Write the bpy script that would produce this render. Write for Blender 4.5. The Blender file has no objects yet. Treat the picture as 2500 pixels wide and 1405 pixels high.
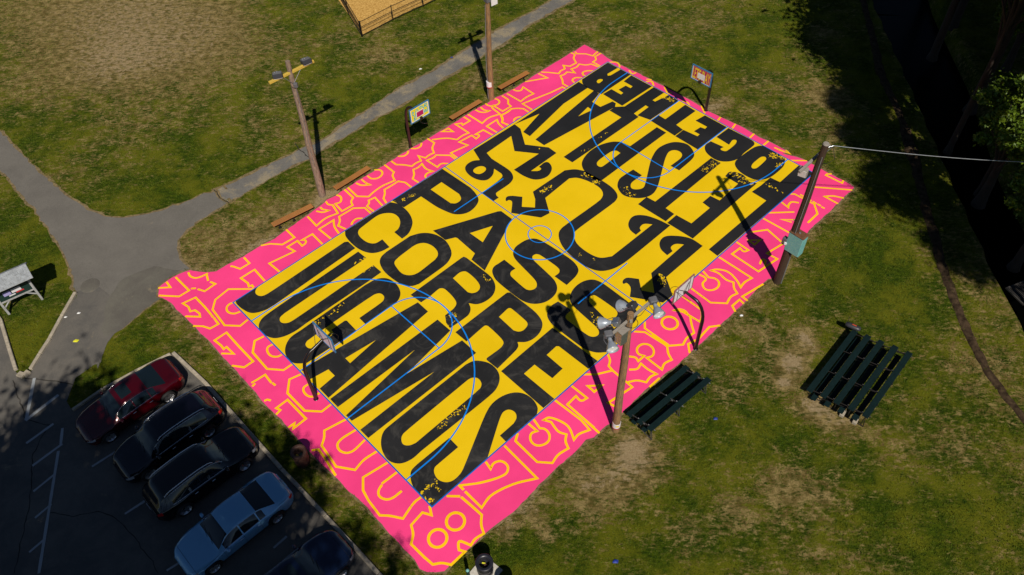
import bpy, math, random
import numpy as np
from mathutils import Vector, Matrix
from mathutils.geometry import tessellate_polygon
S = bpy.context.scene
C = S.collection
PI = math.pi
rnd = random.Random(7)

# ------------------------------------------------------------------ camera
F_PX, PITCH, ROLL, CX, CY, CZ = [1978.652707, 0.695858, -0.044932, -1.596489, -29.677445, 31.269789]
cd = bpy.data.cameras.new('camera'); cam = bpy.data.objects.new('camera', cd); C.objects.link(cam)
cd.sensor_width = 36; cd.lens = F_PX / 2500 * 36; cd.clip_end = 2000; cd.clip_start = 0.5
cam.matrix_world = Matrix.Translation((CX, CY, CZ)) @ Matrix.Rotation(PITCH, 4, 'X') @ Matrix.Rotation(ROLL, 4, 'Z')
S.camera = cam
# ------------------------------------------------------------------ light
SUN_EL = math.radians(48.3); sx, sy = 0.194, -0.981
wd = bpy.data.worlds.new('World'); S.world = wd; wd.use_nodes = True
nt = wd.node_tree; bg = nt.nodes['Background']
sky = nt.nodes.new('ShaderNodeTexSky'); sky.sky_type = 'NISHITA'; sky.sun_disc = False
sky.sun_elevation = SUN_EL; sky.sun_rotation = math.atan2(sx, sy)
sky.altitude = 1200; sky.air_density = 0.8; sky.dust_density = 0.15; sky.ozone_density = 2.0
nt.links.new(sky.outputs[0], bg.inputs[0]); bg.inputs[1].default_value = 0.05
sd = bpy.data.lights.new('sun', 'SUN'); sd.energy = 5.0; sd.angle = math.radians(0.53); sd.color = (1, 0.93, 0.82)
sun = bpy.data.objects.new('sun', sd); C.objects.link(sun)
sdir = Vector((sx * math.cos(SUN_EL), sy * math.cos(SUN_EL), math.sin(SUN_EL)))
sun.rotation_euler = sdir.to_track_quat('Z', 'Y').to_euler(); sun.location = (0, -30, 40)
S.view_settings.view_transform = 'Standard'; S.view_settings.look = 'None'
S.view_settings.exposure = -0.20; S.view_settings.gamma = 1; S.view_settings.use_curve_mapping = False

# ------------------------------------------------------------------ materials
def mat(name, col, rough=0.7, metal=0.0, var=0.0, scale=3.0, col2=None, bump=0.0, bscale=None, spec=0.5, coat=0.0, stretch=None, detail=6):
    m = bpy.data.materials.new(name); m.use_nodes = True
    n = m.node_tree.nodes; l = m.node_tree.links; b = n['Principled BSDF']
    b.inputs['Base Color'].default_value = (*col, 1); b.inputs['Roughness'].default_value = rough
    b.inputs['Metallic'].default_value = metal; b.inputs['Specular IOR Level'].default_value = spec
    b.inputs['Coat Weight'].default_value = coat
    if var > 0 or col2 or bump:
        tc = n.new('ShaderNodeTexCoord'); mp = n.new('ShaderNodeMapping'); l.new(tc.outputs['Object'], mp.inputs[0])
        if stretch: mp.inputs['Scale'].default_value = stretch
    if var > 0 or col2:
        nz = n.new('ShaderNodeTexNoise'); nz.inputs['Scale'].default_value = scale; nz.inputs['Detail'].default_value = detail
        nz.inputs['Roughness'].default_value = 0.65
        l.new(mp.outputs[0], nz.inputs['Vector'])
        cr = n.new('ShaderNodeValToRGB'); cr.color_ramp.elements[0].position = 0.35; cr.color_ramp.elements[1].position = 0.68
        c2 = col2 if col2 else tuple(min(1, c * (1 + var)) for c in col)
        c1 = col if col2 else tuple(c * (1 - var) for c in col)
        cr.color_ramp.elements[0].color = (*c1, 1); cr.color_ramp.elements[1].color = (*c2, 1)
        l.new(nz.outputs[0], cr.inputs[0]); l.new(cr.outputs[0], b.inputs['Base Color'])
    if bump:
        n2 = n.new('ShaderNodeTexNoise'); n2.inputs['Scale'].default_value = bscale or scale * 6; n2.inputs['Detail'].default_value = 4
        l.new(mp.outputs[0], n2.inputs['Vector'])
        bp = n.new('ShaderNodeBump'); bp.inputs['Strength'].default_value = bump; bp.inputs['Distance'].default_value = 0.02
        l.new(n2.outputs[0], bp.inputs['Height']); l.new(bp.outputs[0], b.inputs['Normal'])
    return m

class NB:                                                   # small node builder
    def __init__(s, name):
        s.m = bpy.data.materials.new(name); s.m.use_nodes = True; s.n = s.m.node_tree.nodes; s.l = s.m.node_tree.links
        s.b = s.n['Principled BSDF']
        tc = s.n.new('ShaderNodeTexCoord'); s.co = tc.outputs['Object']
    def noise(s, scale, detail=5, rough=0.6, vec=None, dist=0.0):
        x = s.n.new('ShaderNodeTexNoise'); x.inputs['Scale'].default_value = scale; x.inputs['Detail'].default_value = detail
        x.inputs['Roughness'].default_value = rough; x.inputs['Distortion'].default_value = dist
        s.l.new(vec or s.co, x.inputs['Vector']); return x.outputs[0]
    def mapped(s, sc, rot=0):
        m = s.n.new('ShaderNodeMapping'); m.inputs['Scale'].default_value = sc; m.inputs['Rotation'].default_value = (0, 0, rot)
        s.l.new(s.co, m.inputs[0]); return m.outputs[0]
    def math(s, op, a, b=None, c=None, clamp=False):
        x = s.n.new('ShaderNodeMath'); x.operation = op; x.use_clamp = clamp
        for i, v in enumerate((a, b, c)):
            if v is None: continue
            if isinstance(v, (int, float)): x.inputs[i].default_value = v
            else: s.l.new(v, x.inputs[i])
        return x.outputs[0]
    def step(s, v, lo, hi):
        x = s.n.new('ShaderNodeMapRange'); x.interpolation_type = 'SMOOTHSTEP'
        x.inputs[1].default_value = lo; x.inputs[2].default_value = hi; s.l.new(v, x.inputs[0]); return x.outputs[0]
    def mix(s, f, a, b):
        x = s.n.new('ShaderNodeMix'); x.data_type = 'RGBA'
        for i, v in ((0, f), (6, a), (7, b)):
            if isinstance(v, (int, float)): x.inputs[i].default_value = v
            elif isinstance(v, tuple): x.inputs[i].default_value = (*v, 1)
            else: s.l.new(v, x.inputs[i])
        return x.outputs[2]
    def sep_x(s):
        x = s.n.new('ShaderNodeSeparateXYZ'); s.l.new(s.co, x.inputs[0]); return x.outputs[0]
    def attr(s, name):
        x = s.n.new('ShaderNodeAttribute'); x.attribute_name = name; return x.outputs['Fac']
    def bump(s, h, strength, dist=0.03):
        x = s.n.new('ShaderNodeBump'); x.inputs['Strength'].default_value = strength; x.inputs['Distance'].default_value = dist
        s.l.new(h, x.inputs['Height']); s.l.new(x.outputs[0], s.b.inputs['Normal'])

def grass_material():
    k = NB('grass_ground')
    dry = k.attr('dry')
    big = k.noise(0.13, 3, .5); n1 = k.noise(1.5, 10, .84, vec=k.mapped((.75, 1.25, 1), .35), dist=.2); n2 = k.noise(5.5, 6, .75, vec=k.mapped((.6, 1.2, 1), .2)); fine = k.noise(9.0, 6, .78); micro = k.noise(42., 4, .8)
    t = k.math('ADD', n1, k.math('MULTIPLY', k.math('SUBTRACT', big, .5), .45))
    t = k.math('ADD', t, k.math('MULTIPLY', k.math('SUBTRACT', n2, .5), .8))
    t = k.math('ADD', t, k.math('MULTIPLY', dry, .20))
    f = k.math('MULTIPLY', k.step(t, 0.495, 0.66), .92)
    patchy = k.noise(.45, 5, .7)
    g1 = k.mix(k.step(n2, .36, .62), (0.017, 0.040, 0.0008), (0.076, 0.118, 0.0020))
    g2 = k.mix(k.step(k.math('ADD', patchy, k.math('MULTIPLY', fine, .35)), .58, .80), g1, (0.165, 0.170, 0.008))
    g3 = k.mix(k.math('MULTIPLY', k.step(micro, .45, .62), .92), g2, (0.006, 0.012, 0.001))  # near-black specks paint in the shade grass blades throw on each other
    g3 = k.mix(k.math('MULTIPLY', k.step(k.noise(20, 4, .85), .54, .70), .8), g3, (0.17, 0.195, 0.022))
    d1 = k.mix(k.step(k.noise(1.9, 7, .75), .36, .64), (0.135, 0.092, 0.024), (0.42, 0.305, 0.125))
    d2 = k.mix(k.math('MULTIPLY', k.step(fine, .5, .68), .6), d1, (0.085, 0.070, 0.020))
    d2 = k.mix(k.math('MULTIPLY', k.step(micro, .48, .66), .85), d2, (0.04, 0.03, 0.010))
    bare = k.mix(k.step(k.noise(11, 5, .7), .3, .7), (0.27, 0.19, 0.095), (0.42, 0.32, 0.18))
    col = k.mix(f, g3, d2)
    col = k.mix(k.step(k.math('ADD', dry, k.math('MULTIPLY', k.math('SUBTRACT', k.noise(3.2, 8, .78), .5), 3.4)), 1.0, 1.4), col, bare)
    tuft = k.step(k.noise(3.6, 6, .72, vec=k.mapped((.55, 1.7, 1), -.1)), .50, .60)
    tuft = k.math('MULTIPLY', tuft, k.math('MULTIPLY', k.step(dry, .3, .65), k.step(dry, 1.6, 1.3)))
    col = k.mix(k.math('MULTIPLY', tuft, .8), col, (.062, .062, .010))
    k.l.new(col, k.b.inputs['Base Color']); k.b.inputs['Roughness'].default_value = 1; k.b.inputs['Specular IOR Level'].default_value = 0.1
    k.bump(k.math('ADD', fine, micro), 0.9, 0.06)
    return k.m
def asphalt_material(name, c1, c2, sandy=0.0, bump=.35):
    k = NB(name)
    fine = k.noise(48, 4, .85); mid = k.noise(.8, 9, .72, dist=.4); big = k.noise(.2, 3, .5)
    col = k.mix(k.step(k.math('ADD', mid, k.math('MULTIPLY', big, .5)), .5, 1.0), c1, c2)
    sand = k.step(k.math('ADD', k.noise(.7, 9, .68, dist=.3), k.math('MULTIPLY', k.math('SUBTRACT', k.noise(5, 5, .7), .5), .25)), .56 - sandy, .74 - sandy)
    col = k.mix(k.math('MULTIPLY', sand, .8), col, (0.34, 0.275, 0.17))
    dark = tuple(c * .45 for c in c1)
    col = k.mix(k.math('MULTIPLY', k.step(fine, .48, .66), .9), col, dark)
    lite = k.step(k.noise(60, 3, .85), .58, .74); col = k.mix(k.math('MULTIPLY', lite, .4), col, (.42, .39, .34))
    k.l.new(col, k.b.inputs['Base Color']); k.b.inputs['Roughness'].default_value = .93; k.b.inputs['Specular IOR Level'].default_value = .2
    k.bump(fine, bump, .01); return k.m
def paint_material(name, col, wear=(0.0, (0, 0, 0)), rough=.62, smudge=None, lite=.1, spec=.25):
    k = NB(name)
    c = tuple(x * (1 - lite) for x in col)
    base = k.mix(k.step(k.noise(.35, 5, .6), .3, .72), c, tuple(min(1, x * (1 + lite) + .004) for x in col))
    grit = k.noise(60, 3, .85)
    base = k.mix(k.math('MULTIPLY', k.step(grit, .46, .72), .30), base, tuple(x * .55 for x in col))
    if smudge:
        sm = k.math('MULTIPLY', k.step(k.noise(.8, 8, .66, dist=1.8), .46, .74), k.step(k.sep_x(), 5, -6))
        base = k.mix(k.math('MULTIPLY', sm, .85), base, smudge)
    if wear[0]:
        base = k.mix(k.math('MULTIPLY', k.step(k.noise(2.2, 8, .75), .66, .8), wear[0]), base, wear[1])
    k.l.new(base, k.b.inputs['Base Color']); k.b.inputs['Roughness'].default_value = rough; k.b.inputs['Specular IOR Level'].default_value = spec
    k.bump(grit, .25, .006); return k.m

M = dict(
    grass=grass_material(),
    asphalt=asphalt_material('asphalt_fork', (.138, .127, .112), (.172, .159, .139), -.08, 1.0),
    walk=asphalt_material('asphalt_walk', (.128, .122, .114), (.195, .183, .160), .10, .8),
    lot=asphalt_material('asphalt_lot', (.088, .085, .08), (.155, .14, .12), -.04),
    patch=asphalt_material('asphalt_patch', (.105, .095, .082), (.15, .14, .115), -.02),
    pink=paint_material('pink_paint', (.93, .052, .235), (.55, (.84, .14, .30)), rough=.5, spec=.35, lite=.08),
    yellow=paint_material('yellow_paint', (.80, .525, .0), (.10, (.6, .38, .01)), rough=.6, lite=.04),
    line_yellow=paint_material('line_yellow', (.96, .56, .0), rough=.55, lite=.04),
    black=paint_material('black_paint', (.0155, .0155, .0165), rough=.6, smudge=(.055, .052, .048), lite=.12),
    blue=paint_material('blue_line', (.001, .225, .80), rough=.5, lite=.05),
    blue_edge=paint_material('blue_edge', (.003, .12, .50), rough=.55, lite=.05),
    white_line=paint_material('white_line', (.33, .35, .36), (.9, (.16, .15, .14)), lite=.1),
    concrete=mat('concrete', (.36, .31, .235), .9, var=.25, scale=5, bump=.3),
    concrete2=mat('concrete_light', (.52, .49, .43), .9, var=.18, scale=9, bump=.3),
    dirt=mat('dirt', (.020, .013, .008), 1, col2=(.080, .052, .030), scale=4, bump=1, bscale=14, spec=.1),
    soil=mat('edge_soil', (.10, .075, .035), 1, col2=(.27, .20, .105), scale=5, bump=.6, bscale=20, spec=.1),
    mulch=mat('wood_chips', (.36, .19, .04), 1, col2=(.72, .45, .14), scale=9, bump=1, bscale=24, spec=.1, detail=8),
    water=mat('dark_water', (.0008, .0010, .0008), .25, spec=.04, bump=.15, scale=1, bscale=3),
    bench=mat('bench_board', (.33, .135, .03), .6, var=.22, scale=2.5, stretch=(.6, 9, 9)),
    brown_frame=mat('dark_metal', (.018, .014, .012), .5),
    green_plank=mat('green_plank', (.0035, .0135, .0145), .8, var=.35, scale=6, stretch=(.6, 4, 4), spec=.12),
    galv=mat('galvanised', (.30, .31, .32), .5, metal=.6, var=.2, scale=8),
    wood=mat('weathered_pole', (.32, .23, .17), .9, col2=(.10, .065, .045), scale=4, stretch=(6, 6, .9), bump=.8, bscale=5),
    wood_front=mat('honey_pole', (.36, .20, .075), .85, col2=(.12, .075, .05), scale=5, stretch=(5, 5, .45), bump=1, bscale=6),
    wood_dark=mat('creosote_pole', (.035, .018, .010), .8, col2=(.065, .034, .018), scale=3, stretch=(9, 9, .5), bump=.8, bscale=5),
    yellow_wood=mat('yellow_timber', (.62, .43, .06), .75, col2=(.48, .31, .05), scale=2, stretch=(1, 8, 8)),
    grey_wood=mat('grey_timber', (.23, .20, .17), .9, col2=(.33, .30, .26), scale=3, stretch=(1, 9, 9), bump=.5),
    dark_box=mat('flood_housing', (.035, .035, .042), .4),
    grey_box=mat('grey_housing', (.11, .11, .12), .55, var=.15, scale=6),
    pale_metal=mat('pale_metal', (.45, .47, .50), .35, metal=.85, var=.12, scale=7),
    bell=mat('spun_aluminium', (.42, .46, .52), .3, metal=.35, var=.15, scale=4),
    lens=mat('lamp_glass', (.75, .75, .72), .25),
    turquoise=mat('turquoise_paint', (.13, .37, .37), .6, col2=(.20, .44, .40), scale=5),
    rust=mat('rusted_top', (.085, .035, .016), .85, col2=(.19, .08, .03), scale=7, bump=.3),
    post_brown=mat('brown_post', (.022, .009, .009), .45),
    post_black=mat('black_post', (.010, .008, .009), .3),
    white=mat('white_paint', (.72, .70, .73), .5, var=.05, scale=5),
    board_rear=mat('board_rear', (.66, .62, .68), .5, var=.06, scale=4),
    frame_blue=mat('frame_blue', (.03, .16, .34), .5, var=.3, scale=9),
    frame_rust=mat('frame_rust', (.30, .12, .10), .6, var=.4, scale=9),
    magenta=mat('magenta_paint', (.42, .004, .11), .5),
    board_yellow=mat('board_yellow', (.78, .62, .01), .5),
    cyan=mat('cyan_paint', (.01, .42, .55), .5),
    red=mat('red_paint', (.45, .02, .03), .5),
    shingle=mat('grey_shingle', (.27, .29, .31), .9, var=.22, scale=5, bump=.3),
    kiosk_wood=mat('silvered_wood', (.36, .36, .35), .85, var=.22, scale=3, stretch=(5, 5, 1)),
    kiosk_green=mat('kiosk_green', (.012, .035, .03), .5),
    poster_blue=mat('poster_violet', (.36, .33, .62), .5), poster_red=mat('poster_red', (.6, .03, .04), .5), poster_navy=mat('poster_navy', (.02, .03, .10), .5),
    rubber=mat('rubber', (.012, .012, .013), .75),
    barrel=mat('barrel_black', (.016, .016, .024), .38, var=.2, scale=5),
    barrel_brown=mat('barrel_rust', (.08, .035, .022), .7, var=.3, scale=6),
    rim=mat('alloy', (.55, .55, .56), .3, metal=.9),
    glass=mat('car_glass', (.006, .012, .016), .06, spec=.6),
    trim=mat('chrome_trim', (.6, .62, .66), .18, metal=1),
    plastic=mat('black_trim', (.012, .012, .013), .5),
    tail=mat('tail_lamp', (.35, .006, .01), .2), head=mat('head_lamp', (.25, .27, .3), .15), iron=mat('dark_iron', (.05, .045, .042), .7),
    bark=mat('bark', (.032, .022, .016), .95, var=.3, scale=3, stretch=(6, 6, 1), bump=1, bscale=6),
    leaf=mat('leaf', (.035, .085, .004), .5, col2=(.15, .21, .010), scale=1.3, spec=.35),
    leaf_dark=mat('leaf_dark', (.03, .055, .009), .55, var=.4, scale=1.3, spec=.3),
    blade=mat('grass_blade', (.030, .065, .002), .8, col2=(.13, .155, .010), scale=.9, spec=.2),
    litter_white=mat('litter_white', (.8, .8, .78), .6), litter_blue=mat('litter_blue', (.015, .04, .28), .6),
    crack=mat('crack_fill', (.02, .017, .012), 1),
    bag_yellow=mat('yellow_bag', (.7, .68, .03), .5),
)
def car_paint(name, col, rough=.16):
    m = mat(name, col, rough, coat=.6, spec=.5); m.node_tree.nodes['Principled BSDF'].inputs['Metallic'].default_value = .25; return m

# ------------------------------------------------------------------ mesh helpers
class MB:
    def __init__(s): s.v = []; s.f = []; s.sm = []
    def add(s, vs, fs, smooth=False, T=None):
        o = len(s.v)
        s.v += [tuple(T @ Vector(q)) for q in vs] if T is not None else [tuple(q) for q in vs]
        s.f += [tuple(i + o for i in f) for f in fs]; s.sm += [smooth] * len(fs); return s
    def box(s, c, d, T=None, rz=0, bev=0):
        x, y, z = (q / 2 for q in d); R = Matrix.Translation(c) @ Matrix.Rotation(rz, 4, 'Z')
        if T is not None: R = T @ R
        b = min(bev, x * .9, y * .9, z * .9)
        if b <= 0:
            vs = [(i * x, j * y, k * z) for k in (-1, 1) for i, j in ((-1, -1), (1, -1), (1, 1), (-1, 1))]
            return s.add(vs, [(3, 2, 1, 0), (4, 5, 6, 7), (0, 1, 5, 4), (1, 2, 6, 5), (2, 3, 7, 6), (3, 0, 4, 7)], False, R)
        # chamfered vertical and top edges
        def ring(xx, yy, zz, bb): return [(-xx + bb, -yy, zz), (xx - bb, -yy, zz), (xx, -yy + bb, zz), (xx, yy - bb, zz), (xx - bb, yy, zz), (-xx + bb, yy, zz), (-xx, yy - bb, zz), (-xx, -yy + bb, zz)]
        vs = ring(x - b, y - b, -z, b * .6) + ring(x, y, -z + b, b) + ring(x, y, z - b, b) + ring(x - b, y - b, z, b * .6)
        fs = [tuple(range(7, -1, -1)), tuple(range(24, 32))]
        for k in range(3):
            for i in range(8): a = k * 8 + i; c2 = k * 8 + (i + 1) % 8; fs.append((a, c2, c2 + 8, a + 8))
        return s.add(vs, fs, False, R)
    def tube(s, pts, r, n=10, T=None, caps=True, smooth=True):
        pts = [Vector(q) for q in pts]; rs = r if isinstance(r, (list, tuple)) else [r] * len(pts)
        vs = []; fs = []; up = None
        for i, q in enumerate(pts):
            d = (pts[min(i + 1, len(pts) - 1)] - pts[max(i - 1, 0)]).normalized()
            if up is None: up = d.orthogonal().normalized()
            up = (up - d * up.dot(d)).normalized(); w = d.cross(up)
            for k in range(n):
                a = 2 * PI * k / n; vs.append(q + (up * math.cos(a) + w * math.sin(a)) * rs[i])
        for i in range(len(pts) - 1):
            for k in range(n): a = i * n + k; b = i * n + (k + 1) % n; fs.append((a, b, b + n, a + n))
        s.add(vs, fs, smooth, T)
        if caps: s.add(vs[:n], [tuple(range(n - 1, -1, -1))], False, T); s.add(vs[-n:], [tuple(range(n))], False, T)
        return s
    def lathe(s, prof, n=24, T=None, smooth=True):            # prof: (radius, z)
        vs = []; fs = []
        for r, z in prof:
            for k in range(n): a = 2 * PI * k / n; vs.append((r * math.cos(a), r * math.sin(a), z))
        for i in range(len(prof) - 1):
            for k in range(n): a = i * n + k; b = i * n + (k + 1) % n; fs.append((a, b, b + n, a + n))
        return s.add(vs, fs, smooth, T)
    def prism(s, poly, z0, z1, T=None):
        n = len(poly); vs = [(x, y, z0) for x, y in poly] + [(x, y, z1) for x, y in poly]
        tri = tessellate_polygon([[Vector((x, y, 0)) for x, y in poly]])
        fs = [tuple(i + n for i in t) for t in tri] + [tuple(t) for t in tri]
        fs += [(i, (i + 1) % n, (i + 1) % n + n, i + n) for i in range(n)]
        return s.add(vs, fs, False, T)
    def quad(s, *p, T=None): return s.add(p, [tuple(range(len(p)))], False, T)
    def torus(s, c, R, r, n=28, m=6, T=None):
        vs = []; fs = []
        for i in range(n):
            a = 2 * PI * i / n
            for j in range(m):
                b = 2 * PI * j / m; vs.append((c[0] + (R + r * math.cos(b)) * math.cos(a), c[1] + (R + r * math.cos(b)) * math.sin(a), c[2] + r * math.sin(b)))
        for i in range(n):
            for j in range(m): fs.append((i * m + j, ((i + 1) % n) * m + j, ((i + 1) % n) * m + (j + 1) % m, i * m + (j + 1) % m))
        return s.add(vs, fs, True, T)
    def mesh(s, name, m):
        me = bpy.data.meshes.new(name); me.from_pydata(s.v, [], s.f); me.materials.append(m)
        me.polygons.foreach_set('use_smooth', s.sm); me.update(); return me
    def build(s, name, m, parent=None, loc=None, rz=0, label=None):
        o = bpy.data.objects.new(name, s.mesh(name, m)); C.objects.link(o)
        if parent: o.parent = parent
        if loc: o.location = loc
        if rz: o.rotation_euler.z = rz
        if label: o['label'] = label
        return o
def tag(o, label=None, cat=None, group=None, kind=None):
    for k, v in (('label', label), ('category', cat), ('group', group), ('kind', kind)):
        if v: o[k] = v
    return o
def empty(name, loc, rz=0, **k):
    o = bpy.data.objects.new(name, None); C.objects.link(o); o.empty_display_size = .3
    o.location = loc if len(loc) == 3 else (*loc, 0); o.rotation_euler.z = rz; return tag(o, **k)
def inst(me, name, parent, loc=(0, 0, 0), rz=0, sc=None):
    o = bpy.data.objects.new(name, me); C.objects.link(o); o.parent = parent; o.location = loc; o.rotation_euler.z = rz
    if sc: o.scale = sc
    return o
def kids(o): return [x for x in bpy.data.objects if x.parent == o]
def copy_tree(o, parent=None):
    c = o.copy(); C.objects.link(c); c.parent = parent
    for ch in kids(o): copy_tree(ch, c)
    return c

# path smoothing: tokens "x,y" corner, "x,y~" smooth; centimetres
def parse(txt):
    P = []
    for t in txt.split():
        sm = t.endswith('~'); x, y = t.rstrip('~').split(','); P.append((float(x) / 100, float(y) / 100, sm))
    return P
def smooth_path(P, closed=True, res=5):
    n = len(P); V = [Vector((a, b)) for a, b, _ in P]; out = []
    def tan(i):
        if not P[i][2]: return None
        if not closed and i in (0, n - 1): return None
        a = (V[i] - V[i - 1]); b = (V[(i + 1) % n] - V[i])
        if a.length < 1e-6 or b.length < 1e-6: return None
        return (a.normalized() + b.normalized()).normalized(), min(a.length, b.length)
    for i in range(n if closed else n - 1):
        j = (i + 1) % n; a, b = V[i], V[j]; d = (b - a).length; ta, tb = tan(i), tan(j)
        out.append(a)
        if (ta is None and tb is None) or d < .03: continue
        h1 = min(d, 1.4 * ta[1]) / 3 if ta else d / 3; h2 = min(d, 1.4 * tb[1]) / 3 if tb else d / 3
        c1 = a + (ta[0] if ta else (b - a).normalized()) * h1; c2 = b - (tb[0] if tb else (b - a).normalized()) * h2
        for k in range(1, res):
            t = k / res; out.append(a * (1 - t) ** 3 + c1 * 3 * t * (1 - t) ** 2 + c2 * 3 * t * t * (1 - t) + b * t ** 3)
    if not closed: out.append(V[-1])
    return [(q.x, q.y) for q in out]
def sheet(mb, loops, z, T=None):                            # flat polygon with holes
    flat = [q for l in loops for q in l]
    tri = tessellate_polygon([[Vector((x, y, 0)) for x, y in l] for l in loops])
    fs = []
    for t in tri:
        (x0, y0), (x1, y1), (x2, y2) = (flat[i] for i in t)
        ar = (x1 - x0) * (y2 - y0) - (x2 - x0) * (y1 - y0)
        if abs(ar) > 1e-7: fs.append(tuple(t) if ar > 0 else tuple(t)[::-1])
    return mb.add([(x, y, z) for x, y in flat], fs, False, T)
def ribbon(mb, pts, w, z, jag=0):
    V = [Vector(q) for q in pts]; n = len(V)
    if n < 2: return
    cl = (V[0] - V[-1]).length < .02 and n > 3
    L, R = [], []
    for i in range(n):
        if cl: a = (V[i] - V[i - 1 if i else n - 2]); b = (V[(i + 1) if i < n - 1 else 1] - V[i])
        else: a = V[i] - V[max(i - 1, 0)]; b = V[min(i + 1, n - 1)] - V[i]
        if a.length < 1e-6: a = b
        if b.length < 1e-6: b = a
        a = a.normalized(); b = b.normalized(); t = (a + b); t = t.normalized() if t.length > .2 else a
        nn = Vector((-t.y, t.x)); k = min(1 / max(nn.dot(Vector((-a.y, a.x))), .38), 2.4)
        ww = w / 2 * (1 + (rnd.random() - .5) * jag); q = V[i]
        if not cl and i == 0: q = q - a * w * .3
        if not cl and i == n - 1: q = q + b * w * .3
        L.append(q + nn * ww * k); R.append(q - nn * ww * k)
    for i in range(n - 1):                                  # own corners and a hair of height per piece, so that tight bends never share a plane
        zz = z + (i % 4) * .00035; a, b, c, d = R[i], R[i + 1], L[i + 1], L[i]
        area_ = (b - a).cross(c - a) + (c - a).cross(d - a)
        if area_ < 0: a, b, c, d = b, a, d, c
        mb.add([(*a, zz), (*b, zz), (*c, zz), (*d, zz)], [(0, 1, 2, 3)])
def resample(pts, step, closed=True):
    out = []; n = len(pts)
    for i in range(n if closed else n - 1):
        a = Vector(pts[i]); b = Vector(pts[(i + 1) % n]); m = max(1, int((b - a).length / step))
        out += [tuple(a.lerp(b, k / m)) for k in range(m)]
    if not closed: out.append(pts[-1])
    return out
def jitter(pts, amp):
    from mathutils import noise
    return [(x + amp * noise.noise(Vector((x * 2.1, y * 2.1, 0))) + amp * .6 * noise.noise(Vector((x * 7, y * 7, 3))),
             y + amp * noise.noise(Vector((x * 2.1, y * 2.1, 9))) + amp * .6 * noise.noise(Vector((x * 7, y * 7, 13)))) for x, y in pts]
def inside(X, Y, poly):
    px = np.array([q[0] for q in poly]); py = np.array([q[1] for q in poly]); r = np.zeros(X.shape, bool); j = len(px) - 1
    for i in range(len(px)):
        c = ((py[i] > Y) != (py[j] > Y)) & (X < (px[j] - px[i]) * (Y - py[i]) / (py[j] - py[i] + 1e-12) + px[i]); r ^= c; j = i
    return r

YAW = 0.735683; CL = 28.159; CW = 15.356
u = Vector((math.cos(YAW), math.sin(YAW))); v = Vector((-math.sin(YAW), math.cos(YAW)))
def UV(a, b): q = u * a + v * b; return (q.x, q.y)

# ------------------------------------------------------------------ outlines of the ground areas
pink_uv = [(a, b) for a, b, _ in parse("-1621,1133 -1577,1139 -1506,1137 -1454,1122 -1442,1103 -1398,1045 -1361,1016 -1294,1010 -1203,1003 -1090,1002 -1014,992 -928,1001 -851,1008 -779,1012 -710,1022 -655,1025 -641,1033 -577,1027 -501,1025 -580,1028 -495,1032 -429,1034 -353,1034 -232,1030 -130,1030 -27,1033 104,1026 196,1026 301,1024 367,1028 478,1031 569,1021 649,1023 727,1009 794,1007 888,1007 1010,1011 1279,1010 1447,1006 1448,885 1436,748 1438,694 1448,560 1452,455 1452,327 1458,157 1451,61 1448,0 1452,-95 1463,-249 1457,-373 1467,-493 1460,-568 1425,-545 1454,-611 1468,-678 1466,-767 1465,-881 1463,-987 1428,-992 1403,-986 1213,-993 1130,-993 1014,-992 833,-1008 596,-1046 579,-1035 481,-1033 319,-1040 173,-1039 28,-1041 -46,-1037 -137,-1039 -239,-1029 -358,-1020 -489,-1024 -698,-1019 -729,-1004 -803,-1010 -904,-1006 -1003,-1009 -1107,-1013 -1185,-1016 -1255,-1012 -1301,-1006 -1336,-1005 -1394,-1006 -1459,-1001 -1502,-1002 -1546,-1006 -1597,-955 -1604,-931 -1599,-885 -1602,-799 -1602,-706 -1598,-555 -1607,-468 -1608,-378 -1615,-302 -1618,-219 -1618,-139 -1618,-79 -1616,27 -1623,144 -1619,225 -1618,420 -1618,479 -1620,534 -1615,651 -1622,713 -1624,784 -1628,880 -1632,991 -1643,1051 -1652,1078")]
pink_uv = jitter(resample(pink_uv, .25), .05)
pink_xy = [UV(*q) for q in pink_uv]
lot_xy = jitter(resample([(a, b) for a, b, _ in parse("-4587,327 -3530,19 -2712,-420 -2662,-502 -2599,-619 -2515,-739 -2471,-781 -2445,-738 -2431,-647 -2417,-555 -2403,-430 -2383,-257 -2280,-225 -2118,-355 -2077,-505 -2110,-538 -2128,-589 -2130,-661 -2125,-706 -2154,-721 -2185,-752 -2222,-789 -2220,-917 -2182,-965 -2068,-857 -1789,-670 -1595,-859 -1380,-1093 -1176,-1315 -1083,-1412 -845,-1661 -728,-1785 -521,-2031 -231,-2429 -2059,-3122 -7572,-1935")], .4), .04)
walk_xy = jitter(resample([(a, b) for a, b, _ in parse("923,2932 209,2296 101,2188 -178,1954 -416,1715 -602,1523 -819,1342 -1011,1126 -1127,1015 -1248,869 -1373,788 -1579,635 -1663,571 -1808,470 -1826,465 -1769,391 -1720,348 -1637,422 -1454,591 -1308,695 -1239,766 -1030,963 -986,1004 -801,1151 -651,1301 -545,1403 -362,1560 -280,1649 -155,1757 33,1972 213,2136 383,2282 1108,2916")], .3), .08)
path_xy = jitter(resample([(a, b) for a, b, _ in parse("-1777,492 -1808,470 -1870,431 -1994,366 -2096,314 -2224,280 -2361,283 -2508,356 -2645,464 -2846,649 -3072,881 -3274,1095 -3835,1721 -5295,3109 -5309,2427 -3922,1419 -3136,721 -2895,447 -2710,241 -2557,49 -2422,-189 -2383,-257 -2129,-739 -2128,-589 -2110,-538 -2077,-505 -2038,-454 -1988,-373 -1938,-326 -1896,-247 -1876,-152 -1813,-147 -1891,-56 -1926,10 -1937,77 -1910,154 -1823,249 -1750,315 -1713,361")], .3), .13)
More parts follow.
